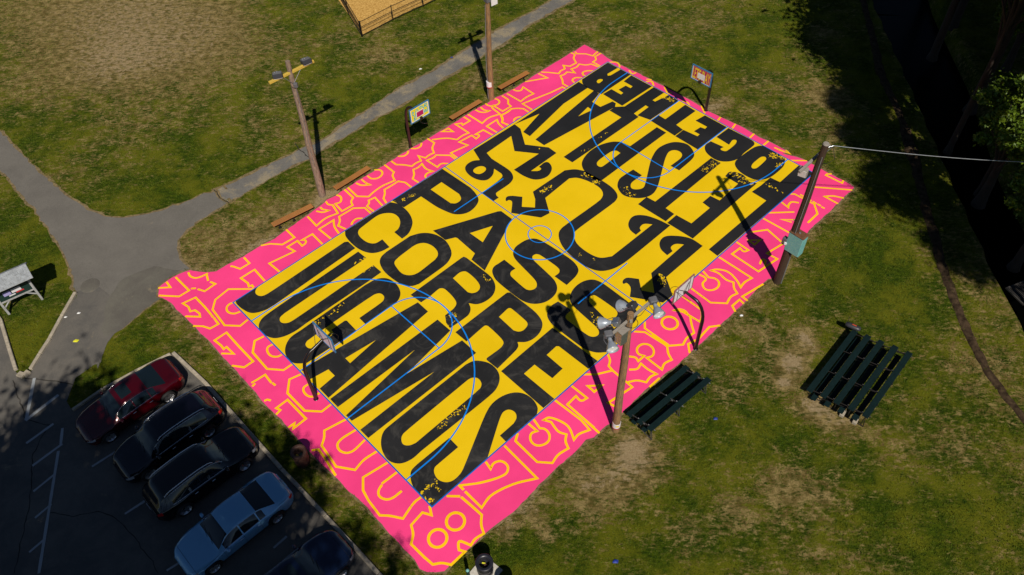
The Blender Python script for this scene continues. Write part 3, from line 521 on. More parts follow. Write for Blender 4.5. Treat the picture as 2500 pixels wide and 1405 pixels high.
BORDER = """-1625,1125 -1581,1086 -1577,1132
-1648,1077 -1580,999 -1524,998 -1527,1126
-1465,1108 -1470,1080~ -1457,1049~ -1433,1037~ -1398,1032
-1405,1027 -1420,988
-1416,969 -1406,940 -1470,936 -1487,972
-1508,1000 -1494,988
-1284,988 -1276,976 -1260,937 -1205,936 -1203,990
-1216,777 -1210,879 -1292,880 -1285,823 -1294,801 -1278,797 -1280,781
-1282,766 -1377,861 -1461,848 -1504,802 -1514,672 -1462,614 -1417,620
-1403,767~ -1432,771~ -1450,759~ -1457,731~ -1441,702~ -1417,692~
-1621,860 -1572,806 -1563,827 -1569,862 -1589,871 -1581,904 -1589,945 -1524,933 -1523,845 -1526,777
-1527,769 -1528,758
-1527,749 -1528,738
-1529,731 -1531,701 -1575,706 -1593,744 -1624,778
-1613,533 -1574,491 -1577,551 -1593,549 -1591,576 -1597,627 -1531,627 -1533,512 -1532,387 -1581,388 -1615,436
-1418,477 -1461,485 -1505,433 -1509,303 -1458,242 -1413,241
-1412,405~ -1437,407~ -1453,385~ -1453,350~ -1434,327~ -1417,323~
-1601,288 -1578,285 -1534,282 -1538,225
-1535,216 -1533,200
-1609,270 -1596,273
-1613,162 -1602,159 -1595,146
-1416,165 -1468,179 -1517,122 -1515,-12 -1463,-70 -1412,-69
-1421,94~ -1448,93~ -1461,66~ -1451,28~ -1415,18~
-1615,64 -1591,69 -1598,91 -1537,92 -1535,-50 -1603,-52 -1585,-33 -1614,-32
-1413,-179 -1512,-158 -1534,-187~ -1564,-211 -1579,-338 -1531,-408 -1476,-397~ -1411,-404
-1411,-254 -1484,-246~ -1511,-255~ -1522,-284~ -1508,-317~ -1482,-329~ -1416,-323
-1606,-201 -1585,-216 -1589,-266 -1605,-368
-1412,-479 -1528,-460 -1564,-507 -1576,-560 -1583,-644 -1558,-671~ -1524,-722 -1472,-706
-1464,-704 -1440,-700~ -1415,-702
-1412,-543 -1487,-539
-1495,-544~ -1517,-553~ -1531,-572~ -1528,-595~ -1515,-613~ -1494,-622~ -1454,-624
-1413,-759 -1432,-793 -1451,-758 -1518,-767 -1537,-802~ -1569,-828 -1566,-910
-1565,-914 -1561,-952 -1532,-973~ -1511,-1004 -1437,-1003 -1449,-981 -1440,-967~ -1425,-956~ -1403,-1000 -1375,-993~ -1333,-1001 -1316,-967~ -1286,-937 -1289,-875 -1293,-822
-1331,-776 -1296,-812
-1264,-800 -1264,-776 -1194,-828~ -1118,-867~ -1082,-873~ -1059,-853~ -1063,-818~ -1091,-803~ -1119,-812 -1112,-776
-1265,-815 -1265,-914 -1204,-902~ -1102,-930~ -1011,-982 -1005,-846 -1002,-778
-852,-771 -851,-824 -878,-815~ -903,-836~ -905,-866~ -886,-887~ -851,-893~ -824,-870~ -821,-839~ -833,-822 -821,-774
-921,-773 -952,-792 -957,-929 -915,-978 -873,-969~ -816,-978 -799,-945~ -773,-926 -787,-893~ -776,-835 -791,-806 -768,-812~ -748,-849~ -739,-904~ -768,-966 -736,-963~ -685,-982 -675,-922 -683,-770
-575,-770 -573,-864 -602,-855~ -601,-822 -660,-825 -663,-987
-664,-940 -667,-1020
-524,-823 -475,-867 -526,-865 -524,-823
-492,-766 -450,-808 -381,-847 -386,-970 -526,-948 -514,-999
-328,-771 -347,-801~ -375,-818 -381,-847
-378,-940 -344,-962~ -322,-998 -284,-993~ -254,-1003 -262,-955~ -260,-915 -295,-921~ -322,-900
-266,-852~ -252,-876~ -258,-897 -216,-897 -226,-870~ -207,-847~ -171,-848~ -151,-875~ -161,-909~ -189,-924~ -217,-912 -218,-1004 -184,-992~ -143,-1002 -128,-970~ -100,-940 -94,-847
-140,-773 -108,-811 -97,-937 -39,-985 4,-974~ 53,-979 85,-939~ 118,-905 114,-860~ 92,-826 116,-839~ 127,-862~ 120,-895 125,-959 158,-945~ 188,-918 190,-861 191,-800
-61,-771 -90,-796 -88,-935
-200,-767 -97,-687
-328,-1025 -264,-1026
-53,-1035 -19,-1000 40,-1016 131,-1009 173,-1039
262,-797 256,-923 308,-982 355,-971~ 395,-981 411,-950~ 440,-925 429,-889~ 437,-835~ 426,-798 453,-815~ 477,-862~ 462,-929~ 439,-969 479,-964~ 527,-973 527,-768
363,-774 364,-812~ 326,-821~ 307,-852~ 324,-879~ 363,-888~ 392,-870~ 396,-845~ 380,-817 393,-774
532,-1036 394,-1010 392,-1041
364,-1039 370,-1012 313,-1010 295,-1040
676,-774 672,-850 648,-839~ 653,-811 591,-806 586,-971 724,-990 719,-930 835,-951 862,-836 788,-785
730,-809 774,-852 726,-849 730,-809
916,-774 922,-925
961,-759 1069,-860
635,-947 667,-938~ 674,-951~ 644,-970
1087,-770 1078,-819 1095,-810~ 1126,-809~ 1146,-837
1173,-767 1190,-785 1196,-905 1145,-957 1055,-958
1208,-812 1208,-877
1209,-890 1207,-909
1209,-919 1209,-934
1205,-946 1206,-959
1287,-991 1286,-912 1319,-940~ 1345,-990
1433,-989 1305,-822
1467,-916 1445,-923 1438,-824 1451,-823 1469,-839
1467,-769 1409,-790
995,-892 977,-846 1027,-902
1468,-679 1407,-614
1439,-488 1443,-525 1455,-579 1464,-547
1410,-210 1458,-199
1413,-334 1458,-330
1414,-429 1462,-428
1414,-104 1449,-97
1459,52 1417,-4
1410,165 1427,138~ 1409,105
1449,330 1426,296~ 1404,276 1435,267
1404,452~ 1440,434~ 1417,393
1438,464 1453,444
1431,605 1419,570~ 1443,561
1414,755~ 1442,726~ 1435,692~ 1414,674
1318,1009 1319,980~ 1288,959~ 1259,909 1204,913 1181,951 1162,918 1127,922 1097,911 1062,964 1032,1002
1344,996 1335,977 1375,932 1391,883 1447,893
1448,865 1394,867 1374,841~ 1340,837 1339,774
1327,771 1316,829 1285,848~ 1262,886 1227,876~ 1187,886 1174,841 1145,884 1113,879~ 1087,887 1061,844~ 1037,818 1037,770
1276,761~ 1245,798~ 1212,807~ 1194,787~ 1196,772
1165,775~ 1135,804~ 1104,798~ 1096,774
1007,1003 1014,931 890,1004
779,1000~ 783,978~ 804,962~ 839,975 836,879 782,887~ 726,882 722,998
1012,769 1010,796 913,811 717,858 717,771
686,1006 685,952 656,922 651,891 582,893 580,977 604,964~ 630,973~ 640,999~ 635,1016
685,767 687,817 667,844~ 636,871 583,868~ 545,872 524,836~ 503,818 515,777
561,775~ 582,787~ 612,781~ 624,764
413,1022 415,899 478,908~ 551,885 557,955 568,978 558,1001~ 560,1023
475,1022 481,987~ 501,963~ 529,955 511,985~ 514,1018
379,1023 380,970 323,972 329,989 297,1011 298,891 258,899~ 208,896 175,948~ 108,1000
194,1016 241,1012 241,967 194,1016
92,1027 95,970 57,944~ 35,903 8,909~ -29,906 -46,950 -63,904 -95,911~ -130,907 -153,946~ -185,984 -185,1026
384,774 377,848 316,852 326,829~ 293,819 295,861 202,870 219,811 103,832 100,770
418,775 415,859 501,859 482,824~ 473,776
511,770 507,820 532,840~ 548,870 592,865~ 638,870
86,771 87,818 31,880 7,874~ -37,883 -32,795 2,801~ 30,774
-192,776 -195,821 -167,843~ -143,879 -108,873~ -76,881 -87,831~ -74,787 -103,797~ -129,789~ -137,772
-245,771 -244,828 -266,865 -312,864~ -363,867 -383,839~ -411,815
-233,1029 -234,942 -257,926~ -275,884 -356,899~ -419,895~ -461,886
-129,1031~ -107,1010~ -79,1011~ -61,1024
-32,1029~ -9,1007~ 19,1006~ 39,1022
-360,1025~ -358,992~ -328,969~ -287,982~ -279,1013~ -299,1037
-442,1023 -433,991~ -395,956 -402,983~ -402,1026
-498,1027 -504,934 -461,886
-521,1028 -526,942 -553,924~ -565,895 -634,900 -626,975 -600,965~ -579,981~ -571,1003~ -578,1025
-652,1024~ -656,999~ -642,976 -660,903 -730,920~ -799,909 -792,1000
-700,1009 -702,990 -681,957 -712,968~ -732,1000
-451,774 -440,855 -479,862 -490,844~ -514,832 -513,770
-533,773 -530,830 -577,874 -671,877 -687,848~ -716,824 -703,777
-411,815 -423,776
-658,781~ -641,792~ -613,795~ -591,776
-747,777 -734,833~ -708,877 -804,878 -801,775
-931,1002 -933,922 -1008,925 -1049,975 -1090,1000
-856,776 -851,873 -917,878 -904,861~ -914,845~ -939,841 -936,890 -1000,891 -989,837 -1132,861 -1127,775"""
for i, ln in enumerate(BORDER.strip().split('\n')):
    P = smooth_path(parse(ln), False)
    mb = MB(); ribbon(mb, P, .107, .039 + (i % 6) * .0005, .12); mb.build('number_outline', M['line_yellow'], court)
for t in "-1380,-882,37 -1478,-885,37 18,-860,38".split():
    x, y, r = (float(q) / 100 for q in t.split(','))
    mb = MB(); ribbon(mb, [(x + r * math.cos(a * PI / 24), y + r * math.sin(a * PI / 24)) for a in range(49)], .125, .0395, .1)
    mb.build('number_outline', M['line_yellow'], court)
def line(P, w=.055, z=.050, m='blue', name='court_line'):
    mb = MB(); ribbon(mb, P, w, z); return mb.build(name, M[m], court)
line([(-hx, -hy), (hx, -hy), (hx, hy), (-hx, hy), (-hx, -hy)], .06, .050, 'blue_edge', 'boundary_line')
line([(0, -hy), (0, hy)], .05, .0505, 'blue_edge', 'halfway_line')
def arc(cx, cy, r, a0, a1, n=48): return [(cx + r * math.cos(math.radians(a0 + (a1 - a0) * i / n)), cy + r * math.sin(math.radians(a0 + (a1 - a0) * i / n))) for i in range(n + 1)]
line(arc(0, 0, 1.83, 0, 360, 72), .06, .051, 'blue', 'centre_circle'); line(arc(0, 0, .62, 0, 360, 48), .05, .051, 'blue', 'centre_circle')
for s in (-1, 1):
    ft = 8.62
    line([(s * hx, 1.82), (s * ft, 1.82)], .055, .0512, name='key_line'); line([(s * hx, -1.82), (s * ft, -1.82)], .06, .0512, name='key_line')
    line([(s * ft, 1.82), (s * ft, -1.82)], .055, .0508, name='free_throw_line')
    line([(s * ft - s * 1.82 * math.sin(a * PI / 36), 1.82 * math.cos(a * PI / 36)) for a in range(37)], .06, .0522, name='free_throw_arc')
    c = 12.8; line([(s * hx, 5.99), (s * c, 5.99)] + [(s * c - s * 5.99 * math.sin(a * PI / 60), 5.99 * math.cos(a * PI / 60)) for a in range(1, 60)] + [(s * c, -5.99), (s * hx, -5.99)], .065, .053, name='three_point_line')
line([(-2.03, -4.66), (1.66, -4.64)], .06, .0515, name='side_mark'); line([(-2.05, 4.53), (1.62, 4.51)], .06, .0515, name='side_mark')

# ------------------------------------------------------------------ kerbs and parking marks
def kerb(pts, w=.17, h=.13, seg=1.8, name='kerb'):
    root = empty(name, (*pts[0], 0), kind='structure'); ox, oy = pts[0]
    for i in range(len(pts) - 1):
        a = Vector(pts[i]); b = Vector(pts[i + 1]); L_ = (b - a).length; n = max(1, round(L_ / seg)); d = (b - a) / L_; ang = math.atan2(d.y, d.x)
        for k in range(n):
            c = a + d * L_ * (k + .5) / n
            q = MB().box((0, 0, h / 2 - .05), (L_ / n - .015, w, h + .1), bev=.02)
            q.build('kerb_stone', M['concrete'], root, loc=(c.x - ox, c.y - oy, rnd.uniform(-.008, .008)), rz=ang + rnd.uniform(-.008, .008))
    return root
kerb([(-17.89, -6.70), (-15.96, -8.55), (-13.81, -10.89), (-11.77, -13.11), (-10.83, -14.08), (-8.45, -16.58), (-7.28, -17.82), (-5.06, -20.31)])
kerb([(-17.99, -6.77), (-19.46, -7.72), (-20.67, -8.61), (-21.77, -9.69)], w=.14)
kerb([(-29.26, -1.87), (-27.02, -4.26), (-26.08, -5.84), (-25.18, -7.30)])
kerb([(-25.01, -7.52), (-24.68, -7.67), (-24.52, -7.40)], w=.28, seg=.6)
kerb([(-24.50, -7.31), (-24.35, -6.42), (-24.17, -5.53), (-24.03, -4.17), (-23.82, -2.63)])
mk = [((-24.16, -7.84), (-23.76, -10.02), .15), ((-22.74, -8.83), (-23.75, -10.06), .15), ((-22.46, -10.36), (-23.30, -11.25), .12), ((-21.94, -10.62), (-21.77, -11.37), .12), ((-21.72, -11.41), (-22.64, -12.38), .11), ((-21.75, -11.77), (-20.77, -17.14), .12),
      ((-21.54, -12.84), (-22.18, -13.60), .10), ((-21.25, -14.26), (-21.70, -14.80), .10), ((-21.03, -15.79), (-21.43, -16.27), .10), ((-19.16, -11.86), (-20.01, -12.55), .10), ((-17.20, -14.20), (-17.98, -14.81), .10), ((-15.03, -16.86), (-15.66, -17.28), .09), ((-11.14, -16.13), (-11.56, -16.55), .10)]
for i, (a, b, w) in enumerate(mk):
    q = MB(); ribbon(q, resample([a, b], .3, False), w, .025 + .0006 * i, .25); q.build('parking_line', M['white_line'], lot)
for pts, w in (([(-25.13, -7.88), (-24.35, -9.15), (-23.78, -10.02), (-22.61, -10.41), (-22.86, -11.83), (-22.28, -13.60), (-22.04, -14.89), (-21.94, -15.94), (-21.77, -17.11)], .035), ([(-21.22, -14.60), (-20.13, -14.83), (-18.99, -14.67), (-17.98, -15.26), (-17.07, -16.16), (-15.95, -17.38)], .03), ([(-24.64, -7.79), (-23.23, -7.98), (-22.18, -8.26)], .04), ([(-11.52, -13.37), (-10.72, -14.16)], .03)):
    q = MB(); ribbon(q, jitter(resample(pts, .2, False), .09), w, .024, .9); q.build('asphalt_crack', M['crack'], lot)
# cracks across the path and the sunken cover beside the board
q = MB(); ribbon(q, jitter(resample([(-18.26, 4.65), (-17.69, 3.91), (-17.20, 3.48)], .15, False), .1), .05, .018, .9)
ribbon(q, jitter(resample([(-14.21, 8.36), (-13.57, 7.57), (-13.08, 6.96)], .15, False), .1), .05, .018, .9)
tag(q.build('path_crack', M['crack']), kind='structure')
q = MB(); cx_, cy_ = (-23.24, -2.17)
q.lathe([(.0, .03), (.45, .03), (.47, .027), (.48, .02)], 28); tag(q.build('manhole_cover', M['patch'], loc=(cx_, cy_, 0)), 'round dark cover sunk in the asphalt beside the notice board', 'manhole cover')
# pale playground surface and black fence
pg = jitter(resample([(-10.98, 19.57), (-9.06, 21.44), (-6.97, 23.07), (-5.09, 24.78), (1.20, 31.32), (-8.96, 43.90), (-17.64, 33.69), (-13.05, 23.90), (-12.23, 22.12)], .4), .06)
mb = MB(); sheet(mb, [pg], .03); tag(mb.build('playground_surface', M['mulch']), kind='structure')

def fence(pts, label):
    ox, oy = pts[0]; root = empty('metal_fence', (ox, oy, 0), label=label, cat='fence', group='playground fence runs')
    post = MB().tube([(0, 0, -.1), (0, 0, 1.18)], .035, 8).tube([(0, 0, 1.18), (0, 0, 1.2)], [.045, .02], 8).mesh('fence_post', M['post_black'])
    rail_z = (.12, .72, 1.12)
    for i, (x, y) in enumerate(pts):
        inst(post, 'fence_post', root, (x - ox, y - oy, 0))
        if i:
            a = Vector(pts[i - 1]); b = Vector((x, y)); d = b - a
            for z in rail_z:
                MB().tube([(a.x - ox, a.y - oy, z), (b.x - ox, b.y - oy, z)], .022, 6).build('rail', M['post_black'], root)
            q = MB(); n = int(d.length / .1)
            for k in range(1, n):
                c = a + d * k / n; q.tube([(c.x - ox, c.y - oy, .12), (c.x - ox, c.y - oy, 1.12)], .006, 4, caps=False)
            o = q.build('picket_infill', M['post_black'], root); o['kind'] = 'stuff'
fence([(-11.04, 19.38), (-9.05, 21.18), (-6.99, 22.80), (-4.79, 24.53), (-2.38, 26.43)], 'black metal fence run along the near edge of the wood chip playground')
fence([(-11.10, 19.38), (-12.27, 22.23), (-13.41, 25.14)], 'black metal fence run down the left side of the wood chip playground')

# dirt trench crossing the right lawn
tr = [(24.30, 24.41), (23.02, 16.69), (22.25, 12.66), (22.00, 7.80), (21.33, 3.53), (20.68, 0.34), (20.47, -1.45), (20.12, -3.14), (19.96, -4.76), (19.81, -6.54), (19.73, -8.23), (19.78, -9.72), (20.00, -11.04), (20.34, -12.25), (20.69, -13.82)]
hw = [.2, .25, .22, .25, .3, .28, .22, .42, .26, .3, .27, .25, .24, .22, .22]
from mathutils import noise as mn
vs = []; fs = []; R_ = resample(tr, .12, False); cum = 0; K = 9
tw = .92 * np.interp(np.linspace(0, 1, len(R_)), np.linspace(0, 1, len(hw)), hw)
for i, q in enumerate(R_):
    a = Vector(R_[max(i - 1, 0)]); b = Vector(R_[min(i + 1, len(R_) - 1)]); d = (b - a).normalized(); n_ = Vector((-d.y, d.x))
    for k in range(K):
        t = k / (K - 1) * 2 - 1; ww = tw[i] * (1 + .35 * mn.noise(Vector((q[0] * 1.7, q[1] * 1.7, t * .7)))); c = Vector(q) + n_ * t * ww
        h = .004 if abs(t) > .99 else .05 * (1 - t * t) + .07 * mn.noise(Vector((c.x * 4, c.y * 4, 1))) * (1 - t * t) + .02 * mn.noise(Vector((c.x * 15, c.y * 15, 1))) + .02
        vs.append((c.x, c.y, max(h, .003)))
for i in range(len(R_) - 1):
    for k in range(K - 1): a = i * K + k; fs.append((a, a + 1, a + K + 1, a + K))
mb = MB(); mb.add(vs, fs); tag(mb.build('dirt_track', M['dirt']), kind='structure')
# drain grate
gx, gy = (23.37, -5.37); rt = empty('drain_grate', (gx, gy, 0), math.radians(20), label='dark metal drain grate in the grass at the right edge of the lawn', cat='grate')
q = MB().box((0, .55, .04), (1.2, .06, .08)).box((0, -.55, .04), (1.2, .06, .08)).box((-.6, 0, .04), (.06, 1.16, .08)).box((.6, 0, .04), (.06, 1.16, .08)); q.build('frame', M['iron'], rt)
for k in range(11): MB().box((-.5 + .1 * k, 0, .05), (.025, 1.04, .05)).build('bar', M['iron'], rt)
MB().box((0, 0, .006), (1.1, 1.04, .006)).build('pit_shade', M['crack'], rt)  # flat dark sheet stands in for the shaded hollow below the bars

# ------------------------------------------------------------------ benches
def bench_proto():
    r = empty('park_bench', (0, 0, 0))
    L_ = 2.42
    slat = MB().box((0, 0, 0), (L_, .078, .04), bev=.008).mesh('slat', M['bench'])
    for k in range(4): inst(slat, 'slat', r, (0, -.135 + .09 * k, .44))
    for x in (-.85, 0, .85):
        MB().tube([(x, 0, -.02), (x, 0, .38)], .03, 8).box((x, 0, .40), (.05, .34, .035)).box((x, 0, .01), (.16, .16, .02)).build('leg', M['brown_frame'], r)
    return r
bp_ = bench_proto(); bl = [((-13.30, 1.88), (-14.39, 1.24), (-12.35, 2.65), 'brown slatted bench nearest the path fork, leftmost of the four on the lawn'),
  ((-10.33, 4.66), (-11.22, 3.84), (-9.43, 5.49), 'brown slatted bench just right of the light pole with the yellow crossarm'),
  ((-3.92, 10.36), (-4.86, 9.52), (-3.02, 11.14), 'brown slatted bench left of the tall pole, between it and the goal with blue lettering'),
  ((-0.90, 13.11), (-1.85, 12.29), (0.01, 13.82), 'brown slatted bench farthest up the lawn, right of the tall pole with a white notice')]
for i, (c, a, b, lab) in enumerate(bl):
    o = bp_ if i == 0 else copy_tree(bp_)
    o.location = (*c, 0); o.rotation_euler.z = math.atan2(b[1] - a[1], b[0] - a[0]); tag(o, lab, 'bench', 'benches along the court')

# ------------------------------------------------------------------ bleachers
def bleacher(name, rows, wid, frame_t, feet, label, group):
    # rows: (left end xyz, right end xyz) of each seat plank centreline
    o0 = Vector(rows[0][0]); root = empty(name, (o0.x, o0.y, 0), label=label, cat='bleacher', group=group); O = Vector((o0.x, o0.y, 0))
    d = (Vector(rows[0][1]) - Vector(rows[0][0])); L_ = d.length; d.normalize(); ang = math.atan2(d.y, d.x); n_ = Vector((d.y, -d.x, 0))
    for a, b in rows:
        a = Vector(a); b = a + d * L_; c = (a + b) / 2 - O
        MB().box((0, 0, -.02), (L_, wid, .045), bev=.01).build('seat_plank', M['green_plank'], root, loc=c, rz=ang)
    for a, b, off, dz in feet:
        a = Vector(a) + d * off; c = a + d * L_ / 2 - O; c.z = dz
        MB().box((0, 0, 0), (L_, wid * .9, .04), bev=.01).build('foot_plank', M['green_plank'], root, loc=c, rz=ang)
    first = Vector(rows[0][0]); last = Vector(rows[-1][0])
    for t in frame_t:
        q = MB(); f = first + d * L_ * t - O; l_ = last + d * L_ * t - O; back = n_ * .05
        q.tube([f + Vector((0, 0, -.05)), l_ + Vector((0, 0, -.05))], .022, 6)
        q.tube([Vector((f.x, f.y, .02)), Vector((l_.x, l_.y, .02)) + n_ * .12], .022, 6)
        for a, b in rows:
            s = Vector(a) + d * L_ * t - O; q.tube([Vector((s.x, s.y, .02)), s + Vector((0, 0, -.04))], .02, 6)
            q.box((s.x, s.y, s.z - .045), (.05, wid * 1.25, .02), rz=ang)
        q.tube([Vector((l_.x, l_.y, .02)) + n_ * .12, l_ + Vector((0, 0, -.05))], .02, 6)
        q.tube([Vector((f.x, f.y, .02)), l_ + Vector((0, 0, -.05))], .016, 6)
        q.build('frame', M['brown_frame'] if len(rows) > 3 else M['iron'], root)
        for a, b in rows[1:]:
            s = Vector(a) + d * L_ * t - O; MB().box((s.x, s.y, s.z - .03), (.035, wid * 1.5, .03), rz=ang).build('bracket', M['galv'] if len(rows) < 4 else M['iron'], root)
    return root, d, L_
r1 = [((3.21, -11.49, 0.45), (6.23, -9.07, 0.45)), ((3.57, -12.03, 0.70), (6.57, -9.59, 0.70)), ((3.92, -12.51, 0.95), (6.91, -10.14, 0.95))]
f1 = [(r1[0][0][:2] + (0,), None, -.02, .0)]
def mid(a, b, z): return ((a[0] + b[0]) / 2, (a[1] + b[1]) / 2, z)
bleacher('bleacher', r1, .27, (.045, .5, .955), [(mid(r1[0][0], r1[1][0], .3), None, 0, .25), (mid(r1[1][0], r1[2][0], .5), None, 0, .45)],
         'low dark green three row bleacher standing at the court edge beside the front pole', 'green bleachers')
r2 = [((11.31, -10.68, 0.45), (14.35, -7.49, 0.45)), ((11.77, -11.08, 0.58), (14.91, -7.73, 0.58)), ((12.20, -11.50, 0.70), (15.35, -8.12, 0.70)), ((12.67, -11.91, 0.82), (15.84, -8.49, 0.82)), ((13.11, -12.36, 0.94), (16.31, -8.88, 0.94))]
bleacher('bleacher', r2, .27, (.04, .35, .68, .96), [(mid(r2[0][0], r2[1][0], .3), None, -.12, .2), (mid(r2[1][0], r2[2][0], .4), None, -.12, .3), (mid(r2[2][0], r2[3][0], .5), None, -.12, .4), (mid(r2[3][0], r2[4][0], .6), None, -.12, .5)],
         'large dark green five row bleacher alone on the right lawn beside bare soil', 'green bleachers')
for c, lab in (((12.62, -11.65), 'grey concrete block under the lower end of the five row bleacher, nearer its middle'), ((13.06, -12.04), 'grey concrete block at the lowest corner of the five row bleacher')):
    tag(MB().box((0, 0, .09), (.36, .2, .18), bev=.02).build('concrete_block', M['concrete'], loc=(*c, 0), rz=.9), lab, 'block', 'blocks under the bleacher')
bx, by = (14.25, -7.34)
bagr = empty('sports_bag', (bx, by, .47), math.radians(-35), label='dark grey bag with an orange stripe lying on the upper end of the large bleacher', cat='bag')
q = MB(); q.lathe([(.0, -.36), (.11, -.34), (.14, -.2), (.15, 0), (.14, .2), (.11, .34), (0, .36)], 12, T=Matrix.Translation((0, 0, .1)) @ Matrix.Rotation(PI / 2, 4, 'Y') @ Matrix.Diagonal((.75, 1, 1, 1))); q.build('bag_body', M['dark_box'], bagr)
MB().box((.03, 0, .222), (.2, .035, .012)).build('stripe', mat('orange', (.7, .09, .02), .5), bagr)
MB().tube([(-.25, 0, .2), (-.32, .05, .45), (-.3, .05, .62)], .012, 6).build('strap', M['plastic'], bagr)

# ------------------------------------------------------------------ goals
def goal(base, face, board_c, posts, style, label, board_z=3.42, bang=None):
    # local frame: +x from pole towards the court
    root = empty('basketball_hoop', (*base, 0), face, label=label, cat='basketball hoop', group='hoops around the court')
    rot = Matrix.Rotation(-face, 3, 'Z'); bc = rot @ (Vector((*board_c, 0)) - Vector((*base, 0))); bx, by = bc.x, bc.y
    pm = M[posts]; bend = 1.0; pts = [(0, 0, -.05), (0, 0, 1.2), (0, 0, 2.15)]
    for a in (15, 30, 45, 60, 75, 88):
        r_ = math.radians(a); pts.append(((1 - math.cos(r_)) * bend * bx * .55, by * .5 * (1 - math.cos(r_)), 2.15 + math.sin(r_) * 1.12))
    pts.append((bx - .12, by, board_z - .08)); q = MB(); q.tube(pts, [.085] * 3 + [.075] * 6 + [.06], 14); q.build('pole', pm, root)
    MB().lathe([(.0, .045), (.12, .045), (.13, .02), (.13, 0)], 16).build('base_collar', pm, root)
    yb = by; w, h, t = 1.38, .94, .04; b = empty('backboard', (bx, yb, board_z)); b.parent = root
    if bang is not None: b.rotation_euler.z = bang - face
    f = MB(); fr = .045
    for yy in (-1, 1): f.box((0, yy * (w / 2 - fr / 2), 0), (t + .02, fr, h))
    for zz in (-1, 1): f.box((0, 0, zz * (h / 2 - fr / 2)), (t + .02, w - 2 * fr, fr))
    f.build('frame', M['frame_blue'] if style in ('lets', 'cyan', 'lilac') else M['frame_rust'], b)
    MB().box((-.002, 0, 0), (t - .012, w - 2 * fr, h - 2 * fr)).build('panel', M['board_rear'] if style == 'lilac' else M['white'], b)
    x0 = t / 2 - .006
    if style == 'lets':
        MB().box((x0, 0, 0), (.004, w - .17, h - .17)).build('painted_panel', M['magenta'], b)
        tx = bpy.data.curves.new('lettering', 'FONT'); tx.body = "LET'S PLAY"; tx.extrude = .0; tx.offset = .012; to = bpy.data.objects.new('tmp', tx); C.objects.link(to)
        bpy.context.view_layer.update(); me = bpy.data.meshes.new_from_object(to.evaluated_get(bpy.context.evaluated_depsgraph_get())); bpy.data.objects.remove(to)
        co = np.array([q.co[:] for q in me.vertices]); mn_, mx = co.min(0), co.max(0)
        for q in me.vertices:
            fx = (q.co.x - mn_[0]) / (mx[0] - mn_[0]); fy = (q.co.y - mn_[1]) / (mx[1] - mn_[1])
            q.co = (x0 + .004, (fx - .5) * (w - .20), (fy - .5) * (h - .2))
        me.materials.clear(); me.materials.append(M['board_yellow']); o = bpy.data.objects.new('lettering', me); C.objects.link(o); o.parent = b
        MB().box((x0 + .006, 0, -.07), (.004, .5, .36)).build('target_square', M['white'], b)
    elif style == 'cyan':
        MB().box((x0, 0, 0), (.004, w - .2, h - .18)).build('painted_panel', M['board_yellow'], b)
        sq = MB()
        for P in ([(-.52, .17), (-.47, .25), (-.42, .18), (-.5, .08), (-.42, -.02), (-.42, -.2), (-.36, -.32), (-.44, -.33), (-.42, -.2)], [(-.3, -.3), (-.3, .12), (-.2, .27), (-.12, .2), (-.12, .08)], [(-.02, .26), (.08, .34), (.14, .3), (.1, .22), (.02, .2)],
                  [(.2, .32), (.24, .18), (.32, .14), (.36, .26), (.42, .34), (.5, .32), (.5, .22), (.4, .22), (.52, .1)], [(.28, .08), (.34, -.2), (.4, -.04), (.48, -.22), (.55, .05)]):
            V = smooth_path([(y, z, True) for y, z in P], False, 4); s2 = MB(); ribbon(s2, V, .05, 0)
            sq.add([(x0 + .0045, y, z) for y, z, _ in s2.v], s2.f)
        sq.build('lettering', M['cyan'], b)
        MB().box((x0 + .006, 0, -.08), (.004, .54, .40)).build('target_border', M['white'], b); MB().box((x0 + .009, 0, -.08), (.004, .46, .32)).build('target_square', M['magenta'], b)
    else:
        f = MB()
        for yy in (-.42, .42): f.box((-t / 2 - .008, yy, 0), (.016, .02, h - .1))
        f.tube([(-.12, 0, -.05), (-.03, .35, .25)], .015, 6).tube([(-.12, 0, -.05), (-.03, -.35, .25)], .015, 6); f.build('rear_brace', M['post_black'], b)
        MB().tube([(-.5, .05, -.35), (-.03, .62, .38)], .012, 6).build('stay_rod', M['post_black'], b)
    z = -h / 2 + .06
    MB().box((t / 2 + .06, 0, z + .03), (.1, .14, .16)).build('rim_bracket', M['post_black'], b)
    MB().torus((t / 2 + .34, 0, z), .235, .011).build('rim', M['post_black'], b)
ub = math.atan2(u.y, u.x); vb = math.atan2(v.y, v.x)
goal((-10.72, -9.64), ub, UV(-13.12, -.02), 'post_black', 'lilac', 'lilac backed goal on a curved black pole at the lower left baseline', 3.55)
goal((6.87, -7.80), vb, UV(-.27, -9.2), 'post_black', 'plain', 'white backed goal on a curved black pole by the front light pole', 3.48)
goal((10.65, 9.73), ub + PI, UV(12.88, -.16), 'post_black', 'lets', "goal whose backboard reads LET'S PLAY in yellow on magenta, at the far baseline", 3.45)
goal((-7.20, 7.58), vb + PI, UV(-.27, 9.0), 'post_brown', 'cyan', 'goal with cyan lettering on a yellow backboard, on the grass beside the path', 3.38)

# ------------------------------------------------------------------ light poles
def pole_body(root, h, r0, r1, m, lean=(0, 0)):
    n = 14; pts = [(lean[0] * t / n + .012 * math.sin(t * .9), lean[1] * t / n, h * t / n - .3 * (t == 0)) for t in range(n + 1)]
    MB().tube(pts, [r0 + (r1 - r0) * t / n for t in range(n + 1)], 16).build('wooden_pole', M[m], root)
def rotz(x): return Matrix.Rotation(x, 4, 'Z')
